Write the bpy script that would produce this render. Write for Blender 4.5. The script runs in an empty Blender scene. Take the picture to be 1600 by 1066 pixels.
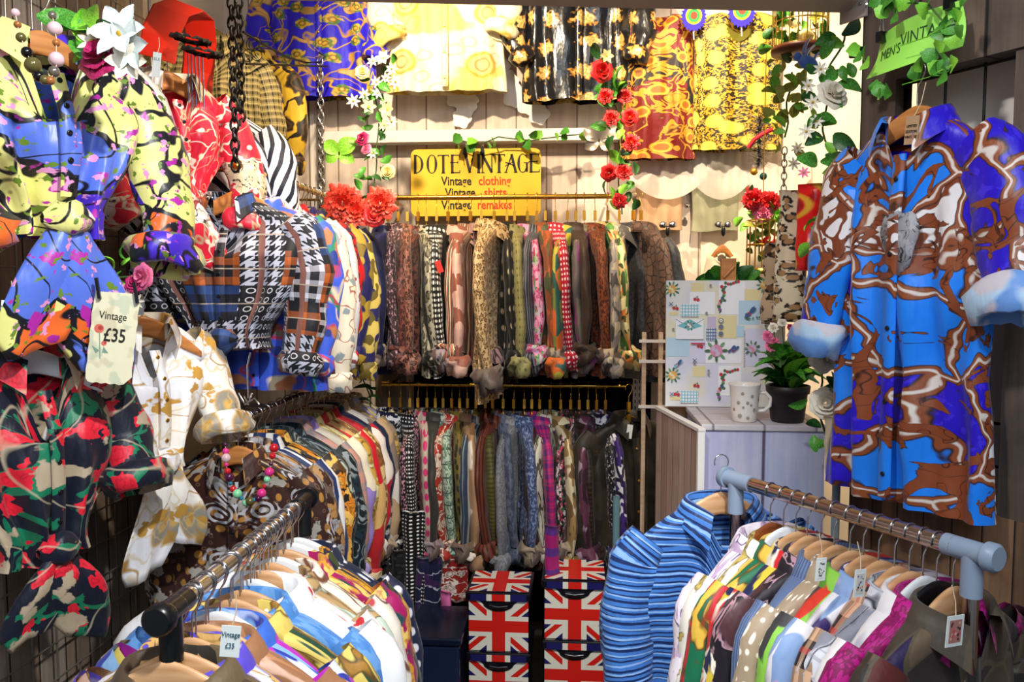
import bpy, math, random
from math import sin, cos, pi, radians, sqrt, exp
from mathutils import Vector, Matrix, Euler, noise
random.seed(7)
SC = bpy.context.scene
COL = SC.collection
F = 1300.0                                  # focal length in pixels of the 1600 px wide frame
# ---------------------------------------------------------------- camera
CAM_LOC = Vector((0, 0, 1.70))
CAM_ROT = Euler((radians(90 - 4.09), 0, radians(4.4)), 'XYZ')
cd = bpy.data.cameras.new('camera'); cam = bpy.data.objects.new('camera', cd); COL.objects.link(cam)
cam.location = CAM_LOC; cam.rotation_euler = CAM_ROT
cd.sensor_width = 36; cd.lens = 36 * F / 1600; cd.clip_start = .05
SC.camera = cam
# ---------------------------------------------------------------- world, exposure, lights
SC.view_settings.view_transform = 'Standard'; SC.view_settings.look = 'None'
SC.view_settings.gamma = 1; SC.view_settings.use_curve_mapping = False
SC.view_settings.exposure = 0.15
w = bpy.data.worlds.new('world'); SC.world = w; w.use_nodes = True
w.node_tree.nodes['Background'].inputs[0].default_value = (.80, .88, 1, 1)
w.node_tree.nodes['Background'].inputs[1].default_value = .23
def lamp(name, kind, loc, target, power, color, size=.1, angle=60, blend=.5):
    l = bpy.data.lights.new(name, kind); o = bpy.data.objects.new(name, l); COL.objects.link(o)
    o.location = loc
    o.rotation_euler = (Vector(target) - Vector(loc)).to_track_quat('-Z', 'Y').to_euler()
    l.energy = power; l.color = color
    if kind == 'SPOT': l.spot_size = radians(angle); l.spot_blend = blend; l.shadow_soft_size = size
    if kind == 'AREA': l.size = size
    if kind == 'SUN': l.angle = size
    return o
WARM = (1, .80, .55)
lamp('spot_back_left', 'SPOT', (-.75, 2.55, 3.25), (-.25, 4.1, 2.35), 185, WARM, .03, 85, .7)
lamp('spot_back_right', 'SPOT', (.55, 2.75, 3.25), (1.0, 4.1, 2.0), 205, WARM, .03, 85, .7)
lamp('spot_left_corner', 'SPOT', (-.35, 2.35, 3.0), (-1.2, 3.2, 1.8), 90, WARM, .03, 75, .7)
lamp('market_light', 'SPOT', (.35, .55, 3.2), (-1.15, 2.0, 1.0), 250, (1, .97, .92), .05, 72, .4)
lamp('market_light_right', 'SPOT', (-.5, .45, 3.2), (.95, 1.8, 1.2), 105, (1, .95, .9), .07, 62, .5)
lamp('hall_daylight', 'AREA', (.4, -1.2, 3.4), (.1, 2.0, 1.2), 50, (.86, .93, 1), 1.6)

def s2l(c):
    return c / 12.92 if c <= .04045 else ((c + .055) / 1.055) ** 2.4
def hx(h):
    if not isinstance(h, str): return h
    return tuple(s2l(int(h[i:i + 2], 16) / 255) for i in (0, 2, 4)) + (1,)
RM = CAM_ROT.to_matrix()
def ray(px, py):
    return RM @ Vector(((px - 800) / F, (533 - py) / F, -1))
def P(px, py, Y):                            # the point of the room at depth Y seen at a pixel of the photo
    d = ray(px, py); return CAM_LOC + d * (Y / d.y)
def PZ(px, py, z):                            # the point at height z seen at a pixel
    d = ray(px, py); return CAM_LOC + d * ((z - CAM_LOC.z) / d.z)
# right wall frame: origin at its left end, +x runs along the wall to the viewer, +y into the wall
WA = Vector((.734, 2.26, 0)); WE = Vector((.51, -.86, 0)).normalized(); WN = Vector((.86, .51, 0)).normalized()
WROT = math.atan2(WE.y, WE.x)
def PW(px, py, off=0):                       # the point on the right wall plane, off metres in front of it
    d = ray(px, py); t = ((WA - CAM_LOC).dot(WN) - off) / d.dot(WN); return CAM_LOC + d * t

# ---------------------------------------------------------------- mesh helpers
class MB:
    def __init__(s): s.v = []; s.f = []; s.uv = []; s.mi = []
    def add(s, verts, faces, uvs=None, mi=0):
        b = len(s.v); s.v += [tuple(v) for v in verts]
        for f in faces:
            s.f.append(tuple(i + b for i in f)); s.mi.append(mi)
            s.uv.append([uvs[i] for i in f] if uvs else [(verts[i][0], verts[i][2]) for i in f])
        return s
    def grid(s, rows, uvr=None, closed=False, mi=0):
        n = len(rows[0]); vs = [p for r in rows for p in r]; fs = []; us = []
        m = n if closed else n - 1
        b = len(s.v); s.v += [tuple(v) for v in vs]
        for i in range(len(rows) - 1):
            for j in range(m):
                k = (j + 1) % n
                s.f.append((b + i * n + j, b + i * n + k, b + (i + 1) * n + k, b + (i + 1) * n + j)); s.mi.append(mi)
                if uvr:
                    a = uvr[i]; c = uvr[i + 1]
                    u1 = a[j + 1] if closed else a[k]; u2 = c[j + 1] if closed else c[k]
                    s.uv.append([a[j], u1, u2, c[j]])
                else: s.uv.append([(0, 0)] * 4)
        return s
    def box(s, lo, hi, mi=0, bevel=0):
        x0, y0, z0 = lo; x1, y1, z1 = hi
        v = [(x0, y0, z0), (x1, y0, z0), (x1, y1, z0), (x0, y1, z0), (x0, y0, z1), (x1, y0, z1), (x1, y1, z1), (x0, y1, z1)]
        return s.add(v, [(0, 3, 2, 1), (4, 5, 6, 7), (0, 1, 5, 4), (1, 2, 6, 5), (2, 3, 7, 6), (3, 0, 4, 7)], mi=mi)
    def tube(s, pts, r, n=8, cap=True, mi=0, flat=1, up=(0, 1, 0)):
        pts = [Vector(p) for p in pts]; rows = []; uvs = []; L = 0
        rr = r if isinstance(r, (list, tuple)) else [r] * len(pts)
        for i, p in enumerate(pts):
            t = (pts[min(i + 1, len(pts) - 1)] - pts[max(i - 1, 0)]).normalized()
            u = Vector(up)
            if abs(t.dot(u)) > .95: u = Vector((1, 0, 0)) if abs(t.x) < .8 else Vector((0, 0, 1))
            a = u.cross(t).normalized(); b = t.cross(a)
            if i: L += (p - pts[i - 1]).length
            rows.append([p + a * rr[i] * cos(2 * pi * k / n) + b * rr[i] * flat * sin(2 * pi * k / n) for k in range(n)])
            uvs.append([(rr[i] * 2 * pi * k / n, L) for k in range(n + 1)])
        s.grid(rows, uvs, True, mi)
        if cap:
            for row in (rows[0], rows[-1]):
                b = len(s.v); s.v += [tuple(q) for q in row]; s.f.append(tuple(range(b, b + n))); s.mi.append(mi); s.uv.append([(0, 0)] * n)
        return s
    def lathe(s, prof, n=24, c=(0, 0, 0), mi=0):
        rows = [[(c[0] + r * cos(2 * pi * k / n), c[1] + r * sin(2 * pi * k / n), c[2] + z) for k in range(n)] for r, z in prof]
        return s.grid(rows, [[(k / n * .3, z) for k in range(n + 1)] for r, z in prof], True, mi)
    def prism(s, pts, y0, y1, mi=0):            # outline in XZ pushed from y0 to y1
        n = len(pts); v = [(x, y0, z) for x, z in pts] + [(x, y1, z) for x, z in pts]
        fs = [tuple(range(n)), tuple(range(2 * n - 1, n - 1, -1))] + [(i, i + n, (i + 1) % n + n, (i + 1) % n) for i in range(n)]
        return s.add(v, fs, mi=mi)
    def disc(s, x, z, r, y, mi=0, n=12, sx=1):
        return s.add([(x + r * sx * cos(2 * pi * k / n), y, z + r * sin(2 * pi * k / n)) for k in range(n)], [tuple(range(n))], mi=mi)
    def ball(s, c, r, mi=0, n=10, m=7, sq=(1, 1, 1)):
        rows = [[(c[0] + r * sq[0] * sin(pi * i / m) * cos(2 * pi * k / n), c[1] + r * sq[1] * sin(pi * i / m) * sin(2 * pi * k / n), c[2] + r * sq[2] * cos(pi * i / m)) for k in range(n)] for i in range(m + 1)]
        return s.grid(rows, None, True, mi)
    def mesh(s, name, smooth=True, nm=1):
        me = bpy.data.meshes.new(name); me.from_pydata(s.v, [], s.f)
        uv = me.uv_layers.new(name='UVMap'); k = 0
        flat = [c for f in s.uv for p in f for c in p]
        uv.data.foreach_set('uv', flat)
        for _ in range(nm): me.materials.append(None)
        me.polygons.foreach_set('material_index', s.mi)
        me.polygons.foreach_set('use_smooth', [smooth] * len(s.f))
        me.update(); return me
def put(name, me, mats, parent=None, loc=(0, 0, 0), rot=(0, 0, 0), scale=(1, 1, 1), label=None):
    o = bpy.data.objects.new(name, me); COL.objects.link(o)
    if not isinstance(mats, (list, tuple)): mats = [mats]
    for i, m in enumerate(mats):
        o.material_slots[i].link = 'OBJECT'; o.material_slots[i].material = m
    o.location = loc; o.rotation_euler = rot; o.scale = scale
    if parent: o.parent = parent
    if label: o['label'] = label
    return o
def build(name, mb, mats, parent=None, loc=(0, 0, 0), rot=(0, 0, 0), smooth=True, label=None):
    if not isinstance(mats, (list, tuple)): mats = [mats]
    return put(name, mb.mesh(name, smooth, len(mats)), mats, parent, loc, rot, label=label)
def tag(o, label, cat, group=None):
    o['label'] = label; o['category'] = cat
    if group: o['group'] = group
    return o
def thing(name, label, cat, loc=(0, 0, 0), rot=(0, 0, 0), group=None):
    o = bpy.data.objects.new(name, None); COL.objects.link(o); o.empty_display_size = .05
    o.location = loc; o.rotation_euler = rot
    return tag(o, label, cat, group)
def struct(o): o['kind'] = 'structure'; return o
def smoothe(o, w, seg=2):
    b = o.modifiers.new('bevel', 'BEVEL'); b.width = w; b.segments = seg; b.limit_method = 'ANGLE'; return o
def text_mesh(body, size, ext=.0006, align='CENTER', shear=0, sx=1, name='lettering', bold=0):
    c = bpy.data.curves.new('t', 'FONT'); c.body = body; c.size = size; c.extrude = ext; c.align_x = align; c.align_y = 'CENTER'; c.shear = shear
    c.resolution_u = 3; c.offset = bold
    o = bpy.data.objects.new('t', c); COL.objects.link(o)
    dg = bpy.context.evaluated_depsgraph_get(); me = bpy.data.meshes.new_from_object(o.evaluated_get(dg))
    bpy.data.objects.remove(o)
    for v in me.vertices: v.co = Vector((v.co.x * sx, -v.co.z, v.co.y))
    me.name = name; me.materials.clear(); me.materials.append(None); return me

# ---------------------------------------------------------------- materials
class NT:
    def __init__(s, name):
        s.m = bpy.data.materials.new(name); s.m.use_nodes = True; s.t = s.m.node_tree
        s.b = s.t.nodes['Principled BSDF']
    def n(s, typ, **kw):
        nd = s.t.nodes.new(typ)
        for k, v in kw.items(): setattr(nd, k, v)
        return nd
    def l(s, a, b): s.t.links.new(a, b)
    def val(s, nd, i, v):
        if hasattr(v, 'is_linked') or isinstance(v, bpy.types.NodeSocket): s.l(v, nd.inputs[i])
        else: nd.inputs[i].default_value = v
    def math(s, op, a, b=0.0, c=None):
        nd = s.n('ShaderNodeMath', operation=op); s.val(nd, 0, a); s.val(nd, 1, b)
        if c is not None: s.val(nd, 2, c)
        return nd.outputs[0]
    def ss(s, x, lo, hi):
        nd = s.n('ShaderNodeMapRange'); s.val(nd, 0, x); nd.inputs[1].default_value = lo; nd.inputs[2].default_value = hi
        return nd.outputs[0]
    def mix(s, f, a, b):
        nd = s.n('ShaderNodeMix', data_type='RGBA'); s.val(nd, 0, f); s.val(nd, 6, a); s.val(nd, 7, b); return nd.outputs[2]
def plain(name, col, rough=.6, metal=0, **kw):
    N = NT(name); N.b.inputs['Base Color'].default_value = hx(col); N.b.inputs['Roughness'].default_value = rough
    N.b.inputs['Metallic'].default_value = metal
    for k, v in kw.items(): N.b.inputs[k].default_value = v
    return N.m
def mask(N, kind, o, base):
    sc = o.get('s', 10); mp = N.n('ShaderNodeMapping'); N.l(base, mp.inputs[0])
    ax = o.get('a', (1, 1)); mp.inputs['Scale'].default_value = (sc * ax[0], sc * ax[1], sc)
    mp.inputs['Location'].default_value = (o.get('seed', 0) * 7.31, o.get('seed', 0) * 3.17, o.get('seed', 0) * 1.7)
    mp.inputs['Rotation'].default_value = (0, 0, o.get('rot', 0))
    v = mp.outputs[0]; d = o.get('d', 0)
    if d:
        nz = N.n('ShaderNodeTexNoise', noise_dimensions='2D'); nz.inputs['Scale'].default_value = o.get('ds', 1.5); nz.inputs['Detail'].default_value = 2; N.l(v, nz.inputs[0])
        sb = N.n('ShaderNodeVectorMath', operation='SUBTRACT'); N.l(nz.outputs['Color'], sb.inputs[0]); sb.inputs[1].default_value = (.5, .5, .5)
        ma = N.n('ShaderNodeVectorMath', operation='MULTIPLY_ADD'); N.l(sb.outputs[0], ma.inputs[0]); ma.inputs[1].default_value = (d, d, d); N.l(v, ma.inputs[2]); v = ma.outputs[0]
    t = o.get('t', .5); e = o.get('e', .03)
    if kind in ('dots', 'ring', 'grid_dots', 'cell', 'leop', 'cring'):
        vo = N.n('ShaderNodeTexVoronoi', voronoi_dimensions='2D'); vo.inputs['Scale'].default_value = 1; N.l(v, vo.inputs[0])
        vo.inputs['Randomness'].default_value = o.get('r', 1.0)
        D = vo.outputs['Distance']
        if kind in ('dots', 'grid_dots'): return N.ss(D, t + e, t - e)
        if kind == 'ring': return N.ss(N.math('ABSOLUTE', N.math('SUBTRACT', D, t)), o.get('w', .08) + e, o.get('w', .08) - e)
        if kind == 'cring': return N.ss(N.math('SINE', N.math('MULTIPLY', D, o.get('k', 30))), t - .2, t + .2)
        if kind == 'leop':
            nz = N.n('ShaderNodeTexNoise', noise_dimensions='2D'); nz.inputs['Scale'].default_value = 2.2; N.l(v, nz.inputs[0])
            r = N.ss(N.math('ABSOLUTE', N.math('SUBTRACT', D, t)), o.get('w', .11) + .04, o.get('w', .11) - .04)
            return N.math('MULTIPLY', r, N.ss(nz.outputs[0], .44, .50))
        sp = N.n('ShaderNodeSeparateColor'); N.l(vo.outputs['Color'], sp.inputs[0]); c = sp.outputs[o.get('ch', 0)]
        return N.math('MULTIPLY', N.math('GREATER_THAN', c, o.get('lo', .5)), N.math('LESS_THAN', c, o.get('hi', 1.01)))
    if kind == 'edge':
        vo = N.n('ShaderNodeTexVoronoi', voronoi_dimensions='2D', feature='DISTANCE_TO_EDGE'); vo.inputs['Scale'].default_value = 1; N.l(v, vo.inputs[0])
        vo.inputs['Randomness'].default_value = o.get('r', 1.0)
        return N.ss(vo.outputs['Distance'], o.get('w', .04) + .02, o.get('w', .04))
    if kind in ('blob', 'vein'):
        nz = N.n('ShaderNodeTexNoise', noise_dimensions='2D'); nz.inputs['Scale'].default_value = 1; nz.inputs['Detail'].default_value = o.get('det', 2); nz.inputs['Distortion'].default_value = o.get('dist', 0); N.l(v, nz.inputs[0])
        if kind == 'blob': return N.ss(nz.outputs[0], t - e, t + e)
        return N.ss(N.math('ABSOLUTE', N.math('SUBTRACT', nz.outputs[0], t)), o.get('w', .03) + e * .3, o.get('w', .03) - e * .3)
    sp = N.n('ShaderNodeSeparateXYZ'); N.l(v, sp.inputs[0]); x, y = sp.outputs[0], sp.outputs[1]
    if kind == 'stripe':
        return N.math('LESS_THAN', N.math('FRACT', x), t)
    if kind == 'hstripe':
        return N.math('LESS_THAN', N.math('FRACT', y), t)
    if kind == 'plaid':
        return N.math('ADD', N.math('MULTIPLY', N.math('LESS_THAN', N.math('FRACT', x), t), .5), N.math('MULTIPLY', N.math('LESS_THAN', N.math('FRACT', y), t), .5))
    if kind == 'hound':
        a = N.math('LESS_THAN', N.math('FRACT', x), .5); b = N.math('LESS_THAN', N.math('FRACT', y), .5)
        dg = N.math('LESS_THAN', N.math('FRACT', N.math('MULTIPLY', N.math('ADD', x, y), 2)), .5)
        same = N.math('COMPARE', a, b, .1)
        return N.math('ADD', N.math('MULTIPLY', same, a), N.math('MULTIPLY', N.math('SUBTRACT', 1, same), dg))
    if kind == 'band':       # a band of rows between v = lo and hi (metres)
        return N.math('MULTIPLY', N.math('GREATER_THAN', y, o['lo']), N.math('LESS_THAN', y, o['hi']))
def cloth(name, base, layers=(), rough=.55, sheen=.1, bump=.35, spec=.35, coat=0, trans=0):
    N = NT(name); uv = N.n('ShaderNodeUVMap'); c = N.n('ShaderNodeRGB'); c.outputs[0].default_value = hx(base); c = c.outputs[0]
    done = []
    for L in layers:
        kind, col, o = L
        m = mask(N, kind, o, uv.outputs[0])
        if 'only' in o:                    # keep the layer inside another mask
            k2, o2 = o['only']; m = N.math('MULTIPLY', m, mask(N, k2, o2, uv.outputs[0]))
        if 'f' in o: m = N.math('MULTIPLY', m, o['f'])
        c = N.mix(m, c, hx(col))
    N.l(c, N.b.inputs['Base Color'])
    N.b.inputs['Roughness'].default_value = rough; N.b.inputs['Specular IOR Level'].default_value = spec
    N.b.inputs['Sheen Weight'].default_value = sheen; N.b.inputs['Coat Weight'].default_value = coat
    nz = N.n('ShaderNodeTexNoise'); tc = N.n('ShaderNodeTexCoord'); mp = N.n('ShaderNodeMapping'); N.l(tc.outputs['Object'], mp.inputs[0])
    mp.inputs['Scale'].default_value = (22, 22, 9); N.l(mp.outputs[0], nz.inputs[0]); nz.inputs['Scale'].default_value = 1; nz.inputs['Detail'].default_value = 3
    bp = N.n('ShaderNodeBump'); bp.inputs['Strength'].default_value = bump; bp.inputs['Distance'].default_value = .02; N.l(nz.outputs[0], bp.inputs['Height']); N.l(bp.outputs[0], N.b.inputs['Normal'])
    if trans:
        N.b.inputs['Alpha'].default_value = 1 - trans
    return N.m
def planks(name, cols, width, axis=0, gap='201810', stain=None, rough=.75, gscale=(30, 30, 2), bright=1):
    N = NT(name); tc = N.n('ShaderNodeTexCoord'); sp = N.n('ShaderNodeSeparateXYZ'); N.l(tc.outputs['Object'], sp.inputs[0])
    x = N.math('DIVIDE', sp.outputs[axis], width); fl = N.math('FLOOR', x); fr = N.math('FRACT', x)
    wn = N.n('ShaderNodeTexWhiteNoise', noise_dimensions='1D'); N.l(fl, wn.inputs['W'])
    rp = N.n('ShaderNodeValToRGB'); N.l(wn.outputs[0], rp.inputs[0])
    cr = rp.color_ramp; cr.elements[0].color = hx(cols[0]); cr.elements[1].color = hx(cols[-1]); cr.elements[1].position = 1
    for i, c in enumerate(cols[1:-1]): e = cr.elements.new((i + 1) / (len(cols) - 1)); e.color = hx(c)
    mp = N.n('ShaderNodeMapping'); N.l(tc.outputs['Object'], mp.inputs[0]); mp.inputs['Scale'].default_value = gscale
    cb = N.n('ShaderNodeCombineXYZ'); N.l(N.math('MULTIPLY', fl, 3.7), cb.inputs[2]); N.l(cb.outputs[0], mp.inputs['Location'])
    nz = N.n('ShaderNodeTexNoise'); N.l(mp.outputs[0], nz.inputs[0]); nz.inputs['Scale'].default_value = 1; nz.inputs['Detail'].default_value = 6; nz.inputs['Roughness'].default_value = .65
    g = N.ss(nz.outputs[0], .35, .7)
    c = N.mix(N.math('MULTIPLY', g, .55), rp.outputs[0], hx(stain or gap))
    n2 = N.n('ShaderNodeTexNoise'); N.l(tc.outputs['Object'], n2.inputs[0]); n2.inputs['Scale'].default_value = 5; n2.inputs['Detail'].default_value = 5
    c = N.mix(N.math('MULTIPLY', N.ss(n2.outputs[0], .52, .68), .45), c, hx(stain or gap))
    d = N.math('MINIMUM', fr, N.math('SUBTRACT', 1, fr)); c = N.mix(N.ss(d, .035, .015), c, hx(gap))
    N.l(c, N.b.inputs['Base Color']); N.b.inputs['Roughness'].default_value = rough
    bp = N.n('ShaderNodeBump'); bp.inputs['Strength'].default_value = .5; bp.inputs['Distance'].default_value = .004
    N.l(N.math('MINIMUM', N.math('MULTIPLY', d, 12), N.math('ADD', nz.outputs[0], .3)), bp.inputs['Height']); N.l(bp.outputs[0], N.b.inputs['Normal'])
    return N.m
M_back = planks('whitewashed planks', ['E3D3C4', 'CDB8AA', 'F0E6DA', 'D9C6BA'], .148, 0, '8A7A70', 'A8988E', gscale=(18, 18, 1.6))
M_left = planks('grey weathered planks', ['A09488', 'B8AA9A', '8A7A6C', 'A8937E'], .125, 1, '14100C', '5A4C40')
M_right = planks('dark weathered planks', ['6A584C', '7C6656', '4C4038', '706056'], .17, 0, '0C0908', '231A15')
M_brown = planks('brown planks', ['96704F', '7A5A42', 'A58060', '5C4636'], .075, 0, '140E0A', '33241A')
M_crate = planks('pale blue washed boards', ['A9B4D8', 'B7A9CC', '9FB0D4', 'A6A4C0'], .19, 0, '55506A', 'DAD6E4', gscale=(30, 30, 2))
M_cratetop = planks('washed board top', ['D9D2D2', 'C6BEC6', 'DAD4DC'], .15, 0, '8A8088', 'A59BA2', gscale=(3, 30, 30))
M_cratein = planks('pinkish bare boards', ['C2A596', 'AE8F82', 'CDB5A8'], .06, 1, '6A5348', '8A7164')
M_cream = plain('cream painted wall', 'F1E4CF', .8)
M_white = plain('white paint', 'EDE8E2', .5)
M_header = plain('taupe painted header', '9C9088', .6)
M_floor = planks('dark floor', ['3A3532', '332E2C'], .3, 0, '1A1816', '242020')
M_metal = plain('chrome', 'C9C9CC', .18, 1)
M_rail = plain('rail steel', 'B8ABA4', .22, 1)
M_gold = plain('gold', 'E0B04A', .25, 1)
M_brass = plain('gold clip', 'D9A43C', .35, .8)
M_wire = plain('mesh steel', '8E867C', .35, .6)
M_black = plain('black plastic', '0E1014', .3)
M_blackm = plain('black iron', '121010', .45, .5)
M_grey = plain('blue grey plastic', '8C9FB8', .4)
M_wood = None
def woodm(name, a, b, rough=.4):
    N = NT(name); tc = N.n('ShaderNodeTexCoord'); mp = N.n('ShaderNodeMapping'); N.l(tc.outputs['Object'], mp.inputs[0]); mp.inputs['Scale'].default_value = (6, 30, 60)
    nz = N.n('ShaderNodeTexNoise'); N.l(mp.outputs[0], nz.inputs[0]); nz.inputs['Scale'].default_value = 1; nz.inputs['Detail'].default_value = 4
    N.l(N.mix(N.ss(nz.outputs[0], .35, .7), hx(a), hx(b)), N.b.inputs['Base Color']); N.b.inputs['Roughness'].default_value = rough
    return N.m
M_wood = woodm('pale hanger wood', 'DDB083', 'C48E5E')
M_wood2 = woodm('orange hanger wood', 'CE8A4C', 'B06E34')
M_wood3 = woodm('dark hanger wood', '8A4A22', '6E3818')
M_white_h = plain('white hanger plastic', 'E9EEF2', .3)
M_grey_h = plain('grey hanger plastic', '8E8A92', .3)
M_ink = plain('black ink', '1C120C', .6)
M_red_ink = plain('orange red ink', 'D9481C', .6)
M_card = plain('white card', 'E4EEEE', .6)
M_kraft = plain('kraft card', 'B08E6C', .7)
M_string = plain('string', 'C9B79C', .8)
def leafm(name, a, b, s=20):
    N = NT(name); tc = N.n('ShaderNodeTexCoord'); nz = N.n('ShaderNodeTexNoise'); N.l(tc.outputs['Object'], nz.inputs[0]); nz.inputs['Scale'].default_value = s
    N.l(N.mix(N.ss(nz.outputs[0], .4, .62), hx(a), hx(b)), N.b.inputs['Base Color']); N.b.inputs['Roughness'].default_value = .45
    return N.m
M_leaf = leafm('green leaf', '2E7A22', '5FA83A'); M_leafd = leafm('dark green leaf', '1C4A20', '2E6A28'); M_leafl = leafm('lime leaf', '6CBE2E', '9CD84E')
M_leafo = leafm('olive leaf', '8C8E2C', 'B4B048')
M_stem = plain('green stem', '3C5A28', .6)
M_pred = leafm('red petal', 'C81418', 'E83030'); M_pwhite = leafm('white petal', 'F0EADC', 'DED4BC'); M_ppink = leafm('pink petal', 'E05088', 'F090B0')
M_pmag = leafm('magenta petal', '9C1450', 'C83070'); M_pcoral = leafm('coral red petal', 'E0301C', 'F0604A'); M_pyel = leafm('cream petal', 'F2E6A8', 'E6D080'); M_pblue = leafm('pale aqua petal', 'F4FAFA', 'DCF2F2')
# ---------------------------------------------------------------- the room
XL, YB = -1.56, 4.12
struct(build('floor', MB().box((-2.0, -1.0, -.05), (2.6, 4.3, 0)), M_floor, smooth=False))
struct(build('ceiling', MB().box((-2.0, 2.2, 3.55), (2.6, 4.3, 3.6)), M_cream, smooth=False))
struct(build('wall_back', MB().box((-1.85, YB, 0), (.60, YB + .06, 3.6)), M_back, smooth=False))
struct(build('wall_back_right', MB().box((.60, YB - .02, 0), (2.3, YB + .06, 3.6)), M_cream, smooth=False))
struct(build('wall_corner', MB().box((-1.85, 2.90, 0), (-1.76, YB, 3.6)), M_cream, smooth=False))
struct(build('wall_left', MB().box((XL - .06, .6, 0), (XL, 2.96, 3.6)), M_left, smooth=False))
struct(build('wall_far_right', MB().box((1.62, 2.6, 0), (1.68, YB, 3.6)), M_cream, smooth=False))
struct(build('trim_1', MB().box((-1.32, YB - .02, 0), (-1.26, YB, 3.4)).box((-1.4, YB - .03, 0), (-1.38, YB, 3.4)), M_white, smooth=False))
# header beam over the front of the stall
a = P(150, -6, 2.34); b = P(1322, 20, 2.30)
mb = MB(); v = []
for q, y in ((a, 2.34), (b, 2.30)):
    for dy, dz in ((-.1, 0), (0, 0), (0, .3), (-.1, .3)): v.append((q.x, y + dy, q.z + dz))
mb.add(v, [(0, 1, 2, 3), (7, 6, 5, 4), (0, 4, 5, 1), (1, 5, 6, 2), (2, 6, 7, 3), (3, 7, 4, 0)])
struct(build('trim_2', mb, M_header, smooth=False))
# right wall of dark planks with a mesh opening, built in its own frame (x along the wall, y into it)
rw = Matrix.Translation(WA)
S0, S1, Z0, Z1 = .105, .405, 1.175, 2.20
def rwbox(nm, lo, hi, m):
    return struct(build(nm, MB().box(lo, hi), m, loc=WA, rot=(0, 0, WROT), smooth=False))
rwbox('wall_right', (0, 0, 0), (S0, .06, 3.2), M_right)
rwbox('wall_right_top', (S0, -.004, Z1), (1.3, .055, 3.2), M_right)
rwbox('wall_right_low', (-.0, .0, 0), (1.3, .05, Z0), M_brown)
rwbox('wall_right_side', (S1, .004, Z0), (1.3, .056, Z1 + .02), M_right)
rwbox('wall_right_backing', (S0 - .05, .14, Z0 - .1), (S1 + .1, .15, Z1 + .1), M_white)
mb = MB()
for i in range(4): mb.tube([(S0 + i * .1, .05, Z0), (S0 + i * .1, .05, Z1)], .0035, 6)
for z in (Z0 + .0, Z0 + .1, Z0 + .2, Z0 + .5, Z0 + .8, Z0 + 1.02): mb.tube([(S0, .05, z), (S1, .05, z)], .0035, 6)
mb.box((S0 - .005, .03, Z0 - .02), (S1 + .005, .045, Z0 + .01)); mb.box((S0 - .005, .03, Z0), (S0 + .01, .045, Z1)); mb.box((S1 - .01, .03, Z0), (S1 + .005, .045, Z1))
tag(build('wire_mesh_panel', mb, M_blackm, loc=WA, rot=(0, 0, WROT)), 'dark steel mesh panel in the opening behind the big blue shirt', 'mesh panel')
# white painted rail of wood across the back wall
p = P(508, 218, 4.08); q = P(955, 222, 4.08)
struct(build('trim_3', MB().box((p.x, 4.02, p.z - .028), (q.x + .12, 4.12, p.z + .028)), M_white, smooth=False))
# black metal bracket and screws at the end of the beam
br = thing('metal_bracket', 'grey metal bracket with screws at the right end of the beam', 'bracket', PW(1340, 8, .012), (0, 0, WROT))
build('plate', MB().box((-.055, -.003, -.035), (.03, .003, .03)), M_header, br, smooth=False)
for dx in (-.02, .012): build('screw', MB().lathe([(0, 0), (.005, 0), (.004, .003), (0, .004)], 10), M_wire, br, (dx, -.003, .0), (pi / 2, 0, 0))
tag(build('nail', MB().tube([(0, 0, 0), (.03, -.03, 0)], .0025, 6), M_metal, loc=PW(1352, 14, .0), rot=(0, 0, WROT)), 'steel nail sticking out of the dark post beside the beam end', 'nail')

# ---------------------------------------------------------------- wire mesh on the left wall
mb = MB(); xm = XL + .035
ys = [1.07 + .11 * i for i in range(18)]
for y in ys: mb.tube([(xm, y, .1), (xm, y, 3.1)], .0034 if abs(y - 2.94) > .01 else .006, 6)
for i in range(27): mb.tube([(xm + .005, 1.0, .2 + .11 * i), (xm + .005, 2.94, .2 + .11 * i)], .003, 6)
tag(build('wire_mesh_panel', mb, M_wire), 'tall steel wire grid panel standing against the left plank wall', 'mesh panel')
build_curtain = None
# dark curtain behind the two rails at the back
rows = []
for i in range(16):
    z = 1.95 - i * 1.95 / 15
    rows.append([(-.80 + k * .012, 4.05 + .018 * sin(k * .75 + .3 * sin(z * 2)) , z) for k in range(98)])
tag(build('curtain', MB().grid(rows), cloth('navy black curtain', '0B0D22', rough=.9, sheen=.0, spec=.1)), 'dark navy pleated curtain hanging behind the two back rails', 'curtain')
rows = []
for i in range(12):
    z = 1.33 - i * .05
    rows.append([(-.98 + k * .012, 3.98 + .012 * sin(k * .9 + z), z) for k in range(14)])
tag(build('curtain', MB().grid(rows), cloth('cream written cloth', 'B8AE9C', [('hstripe', '8A7A6A', dict(s=30, t=.06))])), 'cream cloth strip hanging in the gap left of the lower back rail', 'cloth')
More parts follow.
